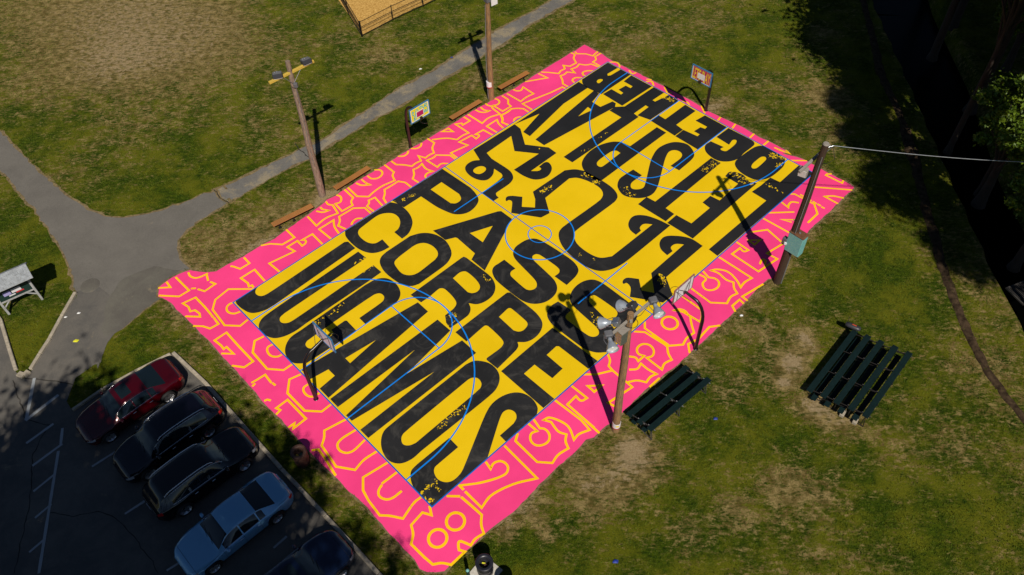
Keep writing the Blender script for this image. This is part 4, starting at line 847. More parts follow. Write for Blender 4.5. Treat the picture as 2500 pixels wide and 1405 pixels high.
# pole with yellow crossarm
bx, by = (-11.99, 3.77); A = Vector((-12.82, 3.24, 8.00)); B = Vector((-10.88, 4.89, 8.00)); Cc = (A + B) / 2; an = math.atan2(B.y - A.y, B.x - A.x)
P1 = empty('light_pole', (bx, by, 0), label='tall weathered light pole with a yellow timber crossarm and two dark floodlights', cat='light pole', group='light poles around the court')
tgt = (-11.91, 4.08, 8.60)
pole_body(P1, 8.6, .2, .12, 'wood', ((tgt[0] - bx), (tgt[1] - by)))
off = Vector((Cc.x - bx, Cc.y - by, 8.0)); L1 = (B - A).length
MB().box((0, 0, 0), (L1, .13, .13), bev=.01).build('crossarm', M['yellow_wood'], P1, loc=off, rz=an)
def flood(root, loc, rz, s=1.0, tilt=.5):
    e = empty('floodlight', loc, rz); e.parent = root; T = Matrix.Rotation(tilt, 4, 'X')
    MB().box((0, 0, 0), (.42 * s, .34 * s, .2 * s), T=T, bev=.03).build('housing', M['dark_box'], e)
    q = MB()
    for k in range(4): q.box((0, -.12 * s + .08 * k * s, .115 * s), (.36 * s, .02, .04), T=T)
    q.build('cooling_fin', M['grey_box'], e)
    q = MB(); q.lathe([(0, .05), (.04, .04), (.05, 0)], 10, T=T @ Matrix.Translation((-.09 * s, .10 * s, .11 * s))); q.lathe([(0, .05), (.04, .04), (.05, 0)], 10, T=T @ Matrix.Translation((.0 * s, .10 * s, .11 * s))); q.build('knuckle', M['pale_metal'], e)
    MB().box((0, 0, -.105 * s), (.36 * s, .28 * s, .012), T=T).build('lens', M['lens'], e)
    return e
ax = Vector((math.cos(an), math.sin(an), 0))
flood(P1, off + ax * (-L1 * .30) + Vector((0, .05, .14)), an - .45, 1.15, -.3)
flood(P1, off + ax * (L1 * .34) + Vector((0, .05, .14)), an - .1, 1.15, -.3)
q = MB(); q.tube([off + ax * -.45 + Vector((0, -.09, -.05)), off + Vector((0, -.2, -.55))], .012, 6); q.tube([off + ax * .5 + Vector((0, -.09, -.05)), off + Vector((0, -.2, -.55))], .012, 6); q.build('conduit', M['galv'], P1)
MB().box(off + Vector((.08, -.22, -.62)), (.2, .16, .24), bev=.02).build('junction_box', M['grey_box'], P1)
MB().tube([off + Vector((.06, -.2, -.7)), off * .5 + Vector((.03, -.2, -.3)), off * .28 + Vector((.02, -.2, 0)), ], .018, 6).build('cable', M['galv'], P1)
MB().torus(off + Vector((0, -.1, -.75)), .16, .01, 16, 5).build('cable_loop', M['plastic'], P1)

# far pole, top outside the photograph
bx, by = (-2.37, 11.81); P2 = empty('light_pole', (bx, by, 0), label='tall light pole between two benches, a white notice near its foot', cat='light pole', group='light poles around the court')
tp = (-2.22, 11.64, 8.60); pole_body(P2, 8.6, .18, .11, 'wood_front', (tp[0] - bx, tp[1] - by)); lx, ly = tp[0] - bx, tp[1] - by
an = ub - .12; MB().box((lx, ly, 8.1), (2.1, .12, .12), rz=an, bev=.01).build('crossarm', M['grey_wood'], P2)
flood(P2, Vector((lx + math.cos(an) * .75, ly + math.sin(an) * .75, 8.25)), an, 1.1, .3); flood(P2, Vector((lx - math.cos(an) * .6, ly - math.sin(an) * .6, 8.25)), an, 1.0, .3)
MB().box((lx * .8 + .18, ly * .8 + .16, 7.0), (.75, .35, .5), rz=an, bev=.02).build('transformer_box', M['grey_box'], P2)
MB().box((lx * .8 + .38, ly * .8 - .05, 6.75), (.42, .03, .35), rz=an).build('label_plate', M['white'], P2)
MB().tube([(-.17, -.06, .1), (-.16, -.06, 3), (lx * .75 - .13, ly * .75 - .06, 6.6)], .025, 8).build('conduit', M['galv'], P2)
q = MB(); q.tube([(0, 0, 0), (0, 0, .34)], .2, 16, T=Matrix.Translation((-.04, -.03, 1.05))); q.build('white_notice', M['white'], P2)
MB().tube([(-.04, -.03, .99), (-.04, -.03, 1.05)], .202, 16).build('red_notice_edge', M['red'], P2)

# front pole with four bell lamps
bx, by = (2.64, -11.91); P3 = empty('light_pole', (bx, by, 0), label='front light pole with four bell floodlights and a ballast box above the court edge', cat='light pole', group='light poles around the court')
tp = (2.58, -12.07, 8.40); lx, ly = tp[0] - bx, tp[1] - by
pole_body(P3, 8.45, .17, .12, 'wood_front', (lx, ly))
A = Vector((1.90, -12.55, 7.95)) - Vector((bx, by, 0)); B = Vector((3.35, -11.40, 8.15)) - Vector((bx, by, 0)); an = math.atan2(B.y - A.y, B.x - A.x)
q = MB(); T = Matrix.Translation((A + B) / 2) @ (B - A).to_track_quat('X', 'Z').to_matrix().to_4x4(); q.box((0, 0, 0), ((B - A).length, .09, .12), T=T, bev=.01); q.build('crossarm', M['grey_wood'], P3)
MB().box((lx * .9, ly * .9, 8.2), (.42, .1, .1), rz=an + .9).build('arm_bracket', M['grey_wood'], P3)
def bell_lamp(root, apex, axis, s=1.0, boxoff=.0, boxm='grey_box'):
    ax = Vector(axis).normalized(); e = empty('bell_floodlight', apex); e.parent = root
    T = ax.to_track_quat('Z', 'Y').to_matrix().to_4x4()
    bm_ = MB(); bm_.lathe([(.0, -.0), (.075 * s, .0), (.09 * s, .12 * s), (.10 * s, .2 * s), (.15 * s, .27 * s), (.21 * s, .40 * s), (.255 * s, .55 * s), (.265 * s, .58 * s), (.25 * s, .575 * s), (.2 * s, .42 * s), (.13 * s, .28 * s), (.0, .25 * s)], 24, T=T); bm_.build('reflector', M['bell'], e)
    MB().lathe([(0, .50 * s), (.235 * s, .505 * s)], 24, T=T).build('lens', M['lens'], e)
    MB().box((0, .0, -.14 * s), (.34 * s, .27 * s, .28 * s), T=T, bev=.03).build('ballast_housing', M[boxm], e)
    q = MB(); q.tube([(.17 * s, .02, -.15 * s), (.24 * s, 0, .1 * s), (.17 * s, 0, .3 * s)], .014, 6, T=T); q.tube([(-.17 * s, .02, -.15 * s), (-.24 * s, 0, .1 * s), (-.17 * s, 0, .3 * s)], .014, 6, T=T); q.build('yoke', M['grey_box'], e)
def P3pt(x, y, z): return Vector((x - bx, y - by, z))
def rel(p): return (p[0] - bx, p[1] - by, p[2])
bell_lamp(P3, rel((1.78, -12.67, 7.90)), (.12, -.80, -.12), .9)
bell_lamp(P3, rel((3.55, -11.38, 8.10)), (.20, -.80, -.12), .9)
bell_lamp(P3, rel((1.96, -12.19, 8.15)), (-.80, .30, -.42), .9, boxm='pale_metal')
bell_lamp(P3, rel((2.59, -11.79, 8.55)), (-.55, .45, -.55), .9, boxm='dark_box')
b_ = rel((2.31, -12.22, 7.35)); MB().box(b_, (.34, .34, .72), rz=an, bev=.02).build('ballast_box', M['pale_metal'], P3)
MB().box((b_[0], b_[1], b_[2] + .40), (.42, .4, .05), rz=an).build('box_shelf', M['grey_wood'], P3)
q = MB(); q.torus((lx * .95 + .05, ly * .95, 7.9), .25, .012, 18, 5, T=None); q.tube([(lx, ly, 8.1), (B.x * .6 + lx * .4, B.y * .6 + ly * .4, 7.8), (B.x, B.y, 8.0)], .01, 5); q.tube([b_, (lx * .9, ly * .9, 6.6), (lx * .7 - .16, ly * .7, 5.5)], .014, 5); q.build('cable', M['plastic'], P3)
MB().tube([(-.17, .03, .1), (lx * .8 - .13, ly * .8, 6.8)], .02, 6).build('conduit', M['wood_dark'], P3)
MB().tube([(.002, 0, .38), (.007, 0, .70)], .182, 18).build('white_notice', M['white'], P3); MB().tube([(.0, 0, .32), (.002, 0, .38)], .184, 18).build('red_notice_edge', M['red'], P3)
q = MB(); q.box((.02, -.186, .57), (.14, .006, .09)); q.build('yellow_sticker', M['board_yellow'], P3)

# dark utility pole with turquoise cabinet
bx, by = (11.64, -3.95); P4 = empty('light_pole', (bx, by, 0), label='dark brown light pole at the right corner with a turquoise cabinet', cat='light pole', group='light poles around the court')
tp = (11.75, -3.89, 8.80); lx, ly = tp[0] - bx, tp[1] - by; pole_body(P4, 8.8, .21, .14, 'wood_dark', (lx, ly))
MB().tube([(lx, ly, 8.79), (lx, ly, 8.84)], [.145, .12], 14).build('pole_cap', M['grey_wood'], P4)
def at4(h): return Vector((lx * h / 8.8, ly * h / 8.8, h))
q = rel((11.82, -4.12, 3.10)); c = Vector(q); k_ = empty('meter_cabinet', (c.x, c.y, c.z), ub - .02); k_.parent = P4
MB().box((0, 0, -.06), (.44, .76, 1.2), bev=.02).build('cabinet_body', M['turquoise'], k_); MB().box((0, 0, .558), (.48, .80, .035), bev=.008).build('rusted_lid', M['rust'], k_)
MB().box((0, -.384, -.12), (.36, .012, 1.08)).build('cabinet_door', M['turquoise'], k_); MB().tube([(.05, .2, .56), (.0, .3, .9), (-.1, .42, 1.25)], .022, 6).build('feed_pipe', M['galv'], k_)
MB().tube([(0, -.03, .56), (0, -.03, .62)], .05, 10).build('lid_cap', M['galv'], k_)
c = Vector(rel((11.41, -3.85, 2.90))); MB().box(c, (.22, .24, .42), rz=ub, bev=.02).build('meter_box', M['grey_box'], P4); MB().tube([c + Vector((-.02, -.1, -.02)), c + Vector((-.04, -.2, -.03))], .07, 12).build('meter_dial', M['white'], P4)
MB().tube([(.15, -.16, .05), at4(2.6) + Vector((.13, -.17, 0))], .03, 8).build('conduit', M['galv'], P4)
MB().tube([at4(3.2) + Vector((-.06, -.2, 0)), at4(8.2) + Vector((-.04, -.16, 0))], .022, 6).build('conduit', M['galv'], P4)
A = Vector(rel((10.88, -4.13, 7.50))); B = Vector(rel((11.68, -3.49, 7.70))); e_ = (B - A).normalized(); B = A + e_ * 2.0; T = Matrix.Translation((A + B) / 2) @ (B - A).to_track_quat('X', 'Z').to_matrix().to_4x4()
MB().box((0, 0, 0), ((B - A).length, .11, .14), T=T, bev=.01).build('crossarm', M['grey_wood'], P4)
c = A + e_ * .42 + Vector((0, .05, -.35)); T = Matrix.Translation(c) @ rotz(ub + .25) @ Matrix.Rotation(-.25, 4, 'Y')
f4 = empty('floodlight', (0, 0, 0)); f4.parent = P4; MB().box((0, 0, 0), (.24, .40, .52), T=T, bev=.03).build('housing', M['grey_wood'], f4); MB().box((-.125, 0, 0), (.012, .34, .44), T=T).build('lens', M['lens'], f4)
MB().tube([c + Vector((0, 0, .1)), c + Vector((.15, 0, .42))], .025, 6).build('bracket', M['galv'], P4)
tw_ = at4(8.55); q = MB(); q.tube([tw_ + Vector((.1, 0, .05)), tw_ + Vector((.35, .02, .12))], .03, 6); q.tube([tw_ + Vector((.1, 0, -.25)), tw_ + Vector((.35, .02, .12))], .02, 6); q.build('wire_bracket', M['pale_metal'], P4)
MB().tube([tw_ + Vector((.33, 0, .1)), tw_ + Vector((.45, -.3, -.35)), tw_ + Vector((.2, -.25, -.6)), tw_ + Vector((.05, -.16, -.7))], .012, 5).build('drip_loop', M['plastic'], P4)
W0 = Vector((bx, by, 0)) + tw_ + Vector((.35, .02, .12)); W1 = Vector((20.30, -4.29, 8.00)); dW = W1 - W0; pts = [W0 + dW * (t / 20 * 1.8) + Vector((0, 0, -.35 * math.sin(min(1, t / 20) * PI))) for t in range(21)]
tag(MB().tube(pts, .019, 6).build('overhead_wire', M['pale_metal']), 'pale overhead wire running right from the top of the dark utility pole', 'wire')

# ------------------------------------------------------------------ notice board
a = Vector((-26.51, -3.64)); b = Vector((-25.43, -2.94)); d = (b - a).normalized(); ang = math.atan2(d.y, d.x); w_ = 1.62; n_ = Vector((d.y, -d.x))
kx = b - d * w_ / 2; K_ = empty('notice_board', (kx.x, kx.y, 0), ang, label='grey shingled notice board on silvered posts on the grass at the left edge', cat='notice board')
for s in (-1, 1):
    MB().box((s * w_ / 2, 0, 1.05), (.11, .11, 2.1), bev=.01).build('post', M['kiosk_wood'], K_)
    MB().tube([(s * w_ / 2, 0, .45), (s * (w_ / 2 - .42), 0, .82)], .045, 4).build('brace', M['kiosk_wood'], K_)
MB().box((0, 0, .86), (w_, .09, .09)).build('cross_rail', M['kiosk_wood'], K_)
MB().box((0, 0, 1.42), (w_ - .12, .06, 1.02)).build('board', M['kiosk_green'], K_)
for x, z, w, h, m in ((-.32, 1.28, .34, .26, 'poster_blue'), (.12, 1.3, .44, .24, 'white'), (.24, 1.13, .36, .07, 'poster_red'), (0, 1.62, .5, .3, 'poster_navy'), (-.15, 1.08, .3, .07, 'white')):
    MB().box((x, -.034, z), (w, .006, h)).build('poster', M[m], K_)
rw, run, rise = 2.3, .62, .42
for s in (-1, 1):
    Tm = Matrix.Translation((0, s * run / 2, 2.05 + rise / 2)) @ Matrix.Rotation(-s * math.atan2(rise, run), 4, 'X')
    MB().box((0, 0, -.02), (rw, math.hypot(rise, run) + .02, .03), T=Tm).build('roof_deck', M['kiosk_wood'], K_)
    for r in range(5):
        x = -rw / 2 - (r % 2) * .1
        while x < rw / 2:
            x0, x1 = max(x, -rw / 2), min(x + .24, rw / 2)
            if x1 - x0 > .03:
                yy = (-math.hypot(rise, run) / 2 + (r + .5) * .15) * (1 if s == -1 else -1)
                MB().box(((x0 + x1) / 2, yy, .004 + .002 * (r % 2)), (x1 - x0 - .012, .145, .014), T=Tm).build('shingle', M['shingle'], K_)
            x += .24
MB().tube([(-rw / 2, 0, 2.05 + rise), (rw / 2, 0, 2.05 + rise)], .03, 6).build('ridge_cap', M['shingle'], K_)

# ------------------------------------------------------------------ barrels and post
def barrel(c, label, m, trash, pad=True, z=0):
    r = empty('trash_barrel', (*c, 0), label=label, cat='trash can', group='barrels beside the lawn')
    z0 = .06 if pad else 0
    if pad: MB().box((0, 0, .03), (.95, .95, .06), rz=.85, bev=.01).build('concrete_pad', M['concrete2'], r)
    MB().lathe([(0, z0 + .01), (.30, z0), (.31, z0 + .3), (.325, z0 + .32), (.315, z0 + .36), (.315, z0 + .62), (.33, z0 + .64), (.32, z0 + .68), (.325, z0 + .9)], 28).build('barrel_body', M[m], r)
    MB().lathe([(.325, z0 + .88), (.35, z0 + .90), (.35, z0 + .95), (.33, z0 + .97), (.22, z0 + .945), (.2, z0 + .9), (.2, z0 + .62), (0, z0 + .6)], 28).build('lid_ring', M[m], r)
    for dx, dy, w, h, mm in trash: MB().box((dx, dy, z0 + .72), (w, h, .06), rz=dx * 9, T=None, bev=.01).build('rubbish', M[mm], r)
    return r
c = (-3.12, -17.92, 0.98)
barrel(c[:2], 'black barrel with a yellow wrapper inside, on a pale concrete pad at the bottom edge', 'barrel', [(-.03, .06, .14, .05, 'bag_yellow'), (.03, -.02, .1, .12, 'barrel_brown')])
c2 = Vector((-2.45, -18.01)); c2 = Vector((c2.x + .17, c2.y - .83)); barrel((c2.x, c2.y), 'second black barrel on the grass, mostly below the photo edge', 'barrel', [], False)
c = (-10.89, -12.81, 0.95); barrel(c[:2], 'rusty barrel full of rubbish in tree shade between the kerb and the court', 'barrel_brown', [(-.05, .06, .2, .1, 'barrel_brown'), (.06, .0, .16, .12, 'kiosk_green'), (-.08, -.06, .14, .08, 'yellow_wood')], False)
c = (-3.76, -18.16, 0.95); pr = empty('bollard', (c[0], c[1], 0), label='thin dark green bollard left of the black barrel on the pad', cat='bollard')
MB().tube([(0, 0, -.05), (0, 0, .9)], .07, 14).build('post', M['kiosk_green'], pr); MB().lathe([(.07, .9), (.055, .95), (.02, .975), (0, .98)], 14).build('cap', M['turquoise'], pr)

# ------------------------------------------------------------------ cars
def make_car(label, kind, paint, centre, heading, roofbox=False, sunroof=False, rails=False, L_=4.8, W_=1.86):
    root = empty('parked_car', (*centre, 0), heading, label=label, cat='car', group='cars parked nose to tail of the lot kerb')
    if kind == 'sedan':
        zt = ([0, .02, .05, .10, .2, .285, .34, .40, .46, .54, .62, .68, .76, .84, .87, .93, .97, .99, 1.0], [.52, .64, .72, .78, .87, .93, 1.13, 1.33, 1.42, 1.445, 1.42, 1.37, 1.22, 1.07, 1.05, 1.03, .98, .88, .7])
        bt = ([0, .03, .1, .2, .3, .5, .7, .85, .95, .98, 1], [.50, .62, .72, .82, .88, .93, .97, .99, .94, .86, .66]); ws = (.285, .41); rw = (.68, .835); sw = ((.335, .495), (.51, .655), (.665, .72)); wl = (.185, .785)
    else:
        zt = ([0, .02, .05, .10, .2, .27, .32, .38, .44, .54, .66, .78, .86, .90, .94, .97, .99, 1.0], [.6, .74, .86, .93, 1.02, 1.07, 1.28, 1.52, 1.63, 1.68, 1.67, 1.63, 1.57, 1.44, 1.22, 1.08, .98, .8])
        bt = ([0, .03, .1, .2, .3, .5, .7, .85, .95, .98, 1], [.58, .74, .86, .97, 1.02, 1.06, 1.09, 1.10, 1.05, .98, .76]); ws = (.27, .39); rw = (.86, .945); sw = ((.32, .48), (.495, .66), (.675, .83)); wl = (.19, .79)
    hw_ = ([0, .01, .03, .06, .12, .2, .35, .8, .9, .95, .98, 1], [.45, .62, .75, .84, .905, .925, .93, .93, .90, .84, .74, .55])
    N = 96; ts = np.linspace(0, 1, N + 1); K = 14
    def sm(tab, t):                                         # smoothed interpolation
        return sum(np.interp(t + o, tab[0], tab[1]) for o in (-.012, 0, .012)) / 3
    vs = []; wr_ = .33 if kind == 'sedan' else .37
    for t in ts:
        x = L_ / 2 - t * L_; w = sm(hw_, t) * W_ / 1.86; belt = sm(bt, t); top = max(sm(zt, t), belt + .015); cab = min(1, max(0, (top - belt - .05) / .3))
        zb = .22 + .12 * max(0, 1 - t / .05) + .14 * max(0, (t - .94) / .06)
        for wc in wl:
            dx = abs(t - wc) * L_; ra = wr_ + .06
            if dx < ra: zb = max(zb, wr_ + math.sqrt(ra * ra - dx * dx) - .005)
        zb = min(zb, belt - .12)
        rwid = w * (.84 - .17 * cab)
        mid_z = (zb + belt) / 2
        ring = [(w * .93, zb), (w * .985, zb + (mid_z - zb) * .4), (w, mid_z), (w * 1.0, mid_z + (belt - mid_z) * .55), (w * .985, belt - .045), (w * .95, belt), (w * .92, belt + .012 * (1 + cab))]
        y5, z5 = ring[-1]; bulge = .02 * cab
        ring += [(y5 + (rwid - y5) * .5 + bulge, z5 + (top - .07 * cab - z5) * .52), (rwid, top - .065 * cab - .008), (rwid * .965, top - .035 * cab - .005), (rwid * .88, top - .012), (rwid * .6, top - .002), (rwid * .3, top + .006), (0, top + .009)]
        for y, z in ring: vs.append((x, y, z))
        for y, z in ring: vs.append((x, -y, z))
    groups = {k: [] for k in ('body', 'windshield', 'rear_window', 'side_window_a', 'side_window_b', 'side_window_c', 'headlight', 'tail_light', 'sunroof', 'grille', 'bumper')}
    for i in range(N):
        t = (ts[i] + ts[i + 1]) / 2
        for s in (0, 1):
            for k in range(K - 1):
                a = i * 2 * K + s * K + k; f = (a, a + 1, a + 2 * K + 1, a + 2 * K); f = f if s else f[::-1]
                g = 'body'
                if ws[0] + .008 < t < ws[1] and k >= 9: g = 'windshield'
                elif rw[0] < t < rw[1] and k >= 9: g = 'rear_window'
                elif k in (6, 7):
                    for nm, (p0, p1) in zip('abc', sw):
                        if p0 < t < p1: g = 'side_window_' + nm
                if sunroof and .45 < t < .55 and k >= 11: g = 'sunroof'
                if .012 < t < .07 and k in (3, 4): g = 'headlight'
                if .945 < t < .99 and k in (3, 4): g = 'tail_light'
                if t < .02 and k <= 2: g = 'grille'
                if k == 0 and g == 'body': g = 'bumper'
                groups[g].append((s, f))
    for a in (0, N): # end caps
        o = a * 2 * K; groups['body'].append((0, tuple(range(o, o + K)) + tuple(range(o + 2 * K - 2, o + K - 1, -1))))
    def patch(name, fl, m, off=0):
        if not fl: return
        idx = sorted({i for f in fl for i in f}); mp = {i: k for k, i in enumerate(idx)}
        MB().add([vs[i] for i in idx], [tuple(mp[i] for i in f) for f in fl], True).build(name, m, root)
    patch('body', [f for _, f in groups['body']], paint)
    patch('sill_trim', [f for _, f in groups['bumper']], M['plastic']); patch('grille', [f for _, f in groups['grille']], M['plastic'])
    patch('windshield', [f for _, f in groups['windshield']], M['glass']); patch('rear_window', [f for _, f in groups['rear_window']], M['glass']); patch('sunroof', [f for _, f in groups['sunroof']], M['glass'])
    for s in (0, 1):
        for nm in 'abc': patch('side_window', [f for q, f in groups['side_window_' + nm] if q == s], M['glass'])
        patch('headlight', [f for q, f in groups['headlight'] if q == s], M['head']); patch('tail_light', [f for q, f in groups['tail_light'] if q == s], M['tail'])
    MB().box((0, 0, .3), (L_ * .9, W_ * .72, .3)).box((0, 0, .55), (L_ * .5, W_ * .7, .3)).build('underbody', M['plastic'], root)
    # chrome line along the windows
    for s in (1, -1):
        pts = []
        for t in np.linspace(sw[0][0] - .01, sw[2][1] + .01, 26):
            w = sm(hw_, t) * W_ / 1.86; pts.append((L_ / 2 - t * L_, s * (w * .925 + .004), sm(bt, t) + .015))
        MB().tube(pts, .011, 5).build('window_trim', M['trim'], root)
        pts = []
        for t in np.linspace(sw[0][0] + .01, sw[2][1] - .005, 30):
            w = sm(hw_, t) * W_ / 1.86; top = sm(zt, t); belt = sm(bt, t); cab = min(1, max(0, (top - belt - .05) / .3)); pts.append((L_ / 2 - t * L_, s * (w * (.84 - .17 * cab) + .006), top - .065 * cab - .0))
        MB().tube(pts, .010, 5).build('window_trim', M['trim'], root)
        if rails:
            pts = [(L_ / 2 - t * L_, s * .60, sm(zt, t) + (.055 if .42 < t < .84 else .0)) for t in np.linspace(.40, .86, 16)]; MB().tube(pts, .02, 6).build('roof_rail', M['trim'], root)
        t = sw[0][0] + .01; MB().lathe([(0, -.11), (.06, -.09), (.075, 0), (.06, .09), (0, .11)], 12, T=Matrix.Translation((L_ / 2 - t * L_, s * (W_ / 2 + .08), sm(bt, t) + .05)) @ Matrix.Rotation(PI / 2, 4, 'X') @ Matrix.Diagonal((1, .9, 1, 1))).build('wing_mirror', paint, root)
        for t in (.47, .64): MB().box((L_ / 2 - t * L_, s * (W_ / 2 * 1.0), .82 if kind == 'sedan' else .92), (.16, .03, .03), bev=.008).build('door_handle', M['trim'], root)
    def ring_at(t, k, s):
        i = int(round(t * N)); x, y, z = vs[i * 2 * K + k]; return (x, s * (abs(y) + .002), z)
    q = MB()
    for s in (1, -1):
        for t in (sw[0][0] - .02, sw[1][0] - .008, sw[2][0] - .004): q.tube([ring_at(t, k, s) for k in range(1, 7)], .006, 4, caps=False)
        q.tube([ring_at(t, 5, s) for t in np.linspace(.07, ws[0], 12)], .006, 4, caps=False)
        q.tube([ring_at(t, 6, s) for t in np.linspace(min(rw[1] + .01, .95), .97, 6)], .006, 4, caps=False)
    for t in (.065, .965): q.tube([(x, y, z + .003) for x, y, z in [ring_at(t, k, 1) for k in range(5, K)] + [ring_at(t, k, -1) for k in range(K - 1, 4, -1)]], .006, 4, caps=False)
    o = q.build('panel_seams', M['plastic'], root); o['kind'] = 'stuff'
    q = MB()
    for y0 in (-.05, .35): i = int(ws[0] * N); q.tube([(vs[i * 2 * K + K - 1][0], y0 - .0, vs[i * 2 * K + K - 1][2] + .01), (vs[i * 2 * K + K - 1][0] - .12, y0 - .5, vs[(i + 3) * 2 * K + K - 1][2] + .012)], .009, 4)
    q.build('wiper', M['plastic'], root)
    MB().box((-L_ / 2 - .012, 0, .62 if kind == 'sedan' else .78), (.012, .34, .16)).build('number_plate', M['white'], root)
    for wc in wl:
        for s in (1, -1):
            e = empty('wheel', (L_ / 2 - wc * L_, s * (W_ / 2 - .10), wr_)); e.parent = root; T = Matrix.Rotation(-s * PI / 2, 4, 'X')
            MB().lathe([(wr_ * .66, -.11), (wr_ * .95, -.11), (wr_, -.08), (wr_, .08), (wr_ * .95, .105), (wr_ * .68, .11)], 28, T=T).build('tyre', M['rubber'], e)
            q = MB(); q.lathe([(wr_ * .69, .112), (wr_ * .64, .09), (wr_ * .60, .02), (wr_ * .2, .0)], 28, T=T)
            q.lathe([(0, .085), (wr_ * .13, .08), (wr_ * .16, .04)], 14, T=T)
            for k in range(10 if kind == 'sedan' else 5):
                a = k * 2 * PI / (10 if kind == 'sedan' else 5); ww = .03 if kind == 'sedan' else .06
                q.box((wr_ * .38, 0, .07), (wr_ * .52, ww, .03), T=T @ Matrix.Rotation(a, 4, 'Z'))
            q.build('rim', M['rim'], e)
    return root
def carpos(p1, p2, off=.85):                               # p1 front wheel, p2 rear wheel on the visible side (x,y)
    a = Vector(p1); b = Vector(p2); d = (a - b).normalized(); return (a + b) / 2, math.atan2(d.y, d.x)
def place(mid_, side=1): q = Vector(mid_) + v * .86; return (q.x, q.y)
hd = ub + PI
c = place(Vector((-18.38, -10.30))); make_car('dark red saloon car at the head of the row, by the grass', 'sedan', car_paint('red_car', (.055, .0008, .004)), c, hd, sunroof=True, L_=4.75)
c = place(Vector((-16.17, -12.21))); make_car('black estate car parked between the red saloon and another black car', 'suv', car_paint('navy_black_car', (.003, .003, .008)), c, hd, rails=True, L_=4.75)
c = place(Vector((-14.37, -13.98))); make_car('black estate car facing the kerb, beside the pale blue saloon', 'suv', car_paint('black_car', (.0025, .0025, .003)), c, ub, rails=True, L_=4.7)
c = place(Vector((-12.58, -16.35))); make_car('pale blue saloon car with a dark rear window, fourth in the row', 'sedan', car_paint('blue_car', (.17, .40, .62), .26), c, hd, L_=4.85)
c = Vector((-8.66, -16.64, 0.70)[:2]) - u * 2.3; make_car('dark navy saloon car at the bottom edge, facing the kerb', 'sedan', car_paint('navy_car', (.004, .010, .035)), (c.x, c.y), ub, sunroof=True, L_=4.7)

# ------------------------------------------------------------------ trees
def crown_mesh(name, seed, rx, rz, nclump, nleaf, ls, m, cs=.24):
    r = np.random.RandomState(seed); cl = []
    while len(cl) < nclump:
        q = r.uniform(-1, 1, 3)
        if .12 < q @ q < 1: cl.append(q * np.array([rx, rx, rz]) * .92)
    cl = np.array(cl); sz = r.uniform(.35, 1.0, nclump) * rx * cs
    ci = r.randint(0, nclump, nleaf); p = cl[ci] + r.normal(0, 1, (nleaf, 3)) * sz[ci][:, None] * np.array([1, 1, .6])
    nrm = r.normal(0, .7, (nleaf, 3)) + [0, 0, .9]; nrm /= np.linalg.norm(nrm, axis=1)[:, None]
    t = np.cross(nrm, r.normal(0, 1, (nleaf, 3))); t /= np.linalg.norm(t, axis=1)[:, None]; b = np.cross(nrm, t)
    s = ls * r.uniform(.6, 1.25, nleaf)[:, None]
    co = np.stack([p - t * s, p + b * s * .5 - nrm * s * .12, p + t * s, p - b * s * .5 - nrm * s * .12], 1).reshape(-1, 3)
    f = np.arange(nleaf * 4).reshape(-1, 4)
    me = bpy.data.meshes.new(name); me.vertices.add(len(co)); me.vertices.foreach_set('co', co.astype(np.float32).ravel())
    me.loops.add(f.size); me.loops.foreach_set('vertex_index', f.astype(np.int32).ravel()); me.polygons.add(len(f)); me.polygons.foreach_set('loop_start', np.arange(0, f.size, 4, dtype=np.int32))
    me.update(calc_edges=True); me.materials.append(m); return me, cl
def trunk_mesh(h0, h1, rx, cl, seed):
    r = random.Random(seed); q = MB(); q.tube([(0, 0, -.2), (0, 0, .3), (.05, .03, h0 * .5), (0, .1, h0), (.1, 0, h1)], [.42, .3, .25, .2, .06], 12)
    for k in range(14):
        c = cl[r.randrange(len(cl))]; z = h0 * r.uniform(.75, 1.05); e = Vector((c[0], c[1], h1 + c[2] * .9)) * 1.0; s_ = Vector((0, .05, z)); m_ = s_.lerp(e, .5) + Vector((0, 0, .5)); q.tube([s_, m_, e], [.11, .07, .02], 6)
    return q.mesh('trunk', M['bark'])
tall = []
for sd_ in (1, 2):
    me, cl = crown_mesh('crown', sd_, 5.4, 3.0, 90, 13000, .26, M['leaf_dark']); tall.append((me, trunk_mesh(8.5, 13, 5.4, cl, sd_)))
sparse = []
for sd_ in (11, 12):
    me, cl = crown_mesh('crown', sd_, 5.4, 3.0, 55, 3000, .27, M['leaf_dark'], .12); sparse.append((me, tall[0][1]))
low = []
for sd_ in (5, 6):
    me, cl = crown_mesh('crown', sd_, 3.0, 2.3, 42, 15000, .12, M['leaf'], .15); low.append((me, trunk_mesh(2.0, 4.4, 3.0, cl, sd_)))
lean_cache = {}
def tree(x, y, kind, i, h, sc, label, group, rz):
    if h == 16:                                             # leaning trees whose crown reaches far over the lawn
        r = empty('broadleaf_tree', (x + 4.5, y - 1, 0), 0, label=label, cat='tree', group=group); me, tm = kind[i % 2]
        inst(me, 'crown', r, (-4.5, 1, h), rz, (sc, sc, sc)); t2 = tm.copy()
        for q in t2.vertices: f_ = max(0, q.co.z / 13); q.co = (q.co.x * min(1, sc) - 4.5 * f_ ** 1.6, q.co.y * min(1, sc) + f_, q.co.z * h / 13)
        inst(t2, 'trunk', r); return r
    r = empty('broadleaf_tree', (x, y, 0), rz, label=label, cat='tree', group=group); me, tm = kind[i % 2]
    base = 4.4 if kind is low else 13; k = h / base
    o = inst(me, 'crown', r, (0, 0, h), 0, (sc, sc, sc)); inst(tm, 'trunk', r, (0, 0, 0), 0, (min(1, sc), min(1, sc), k)); return r
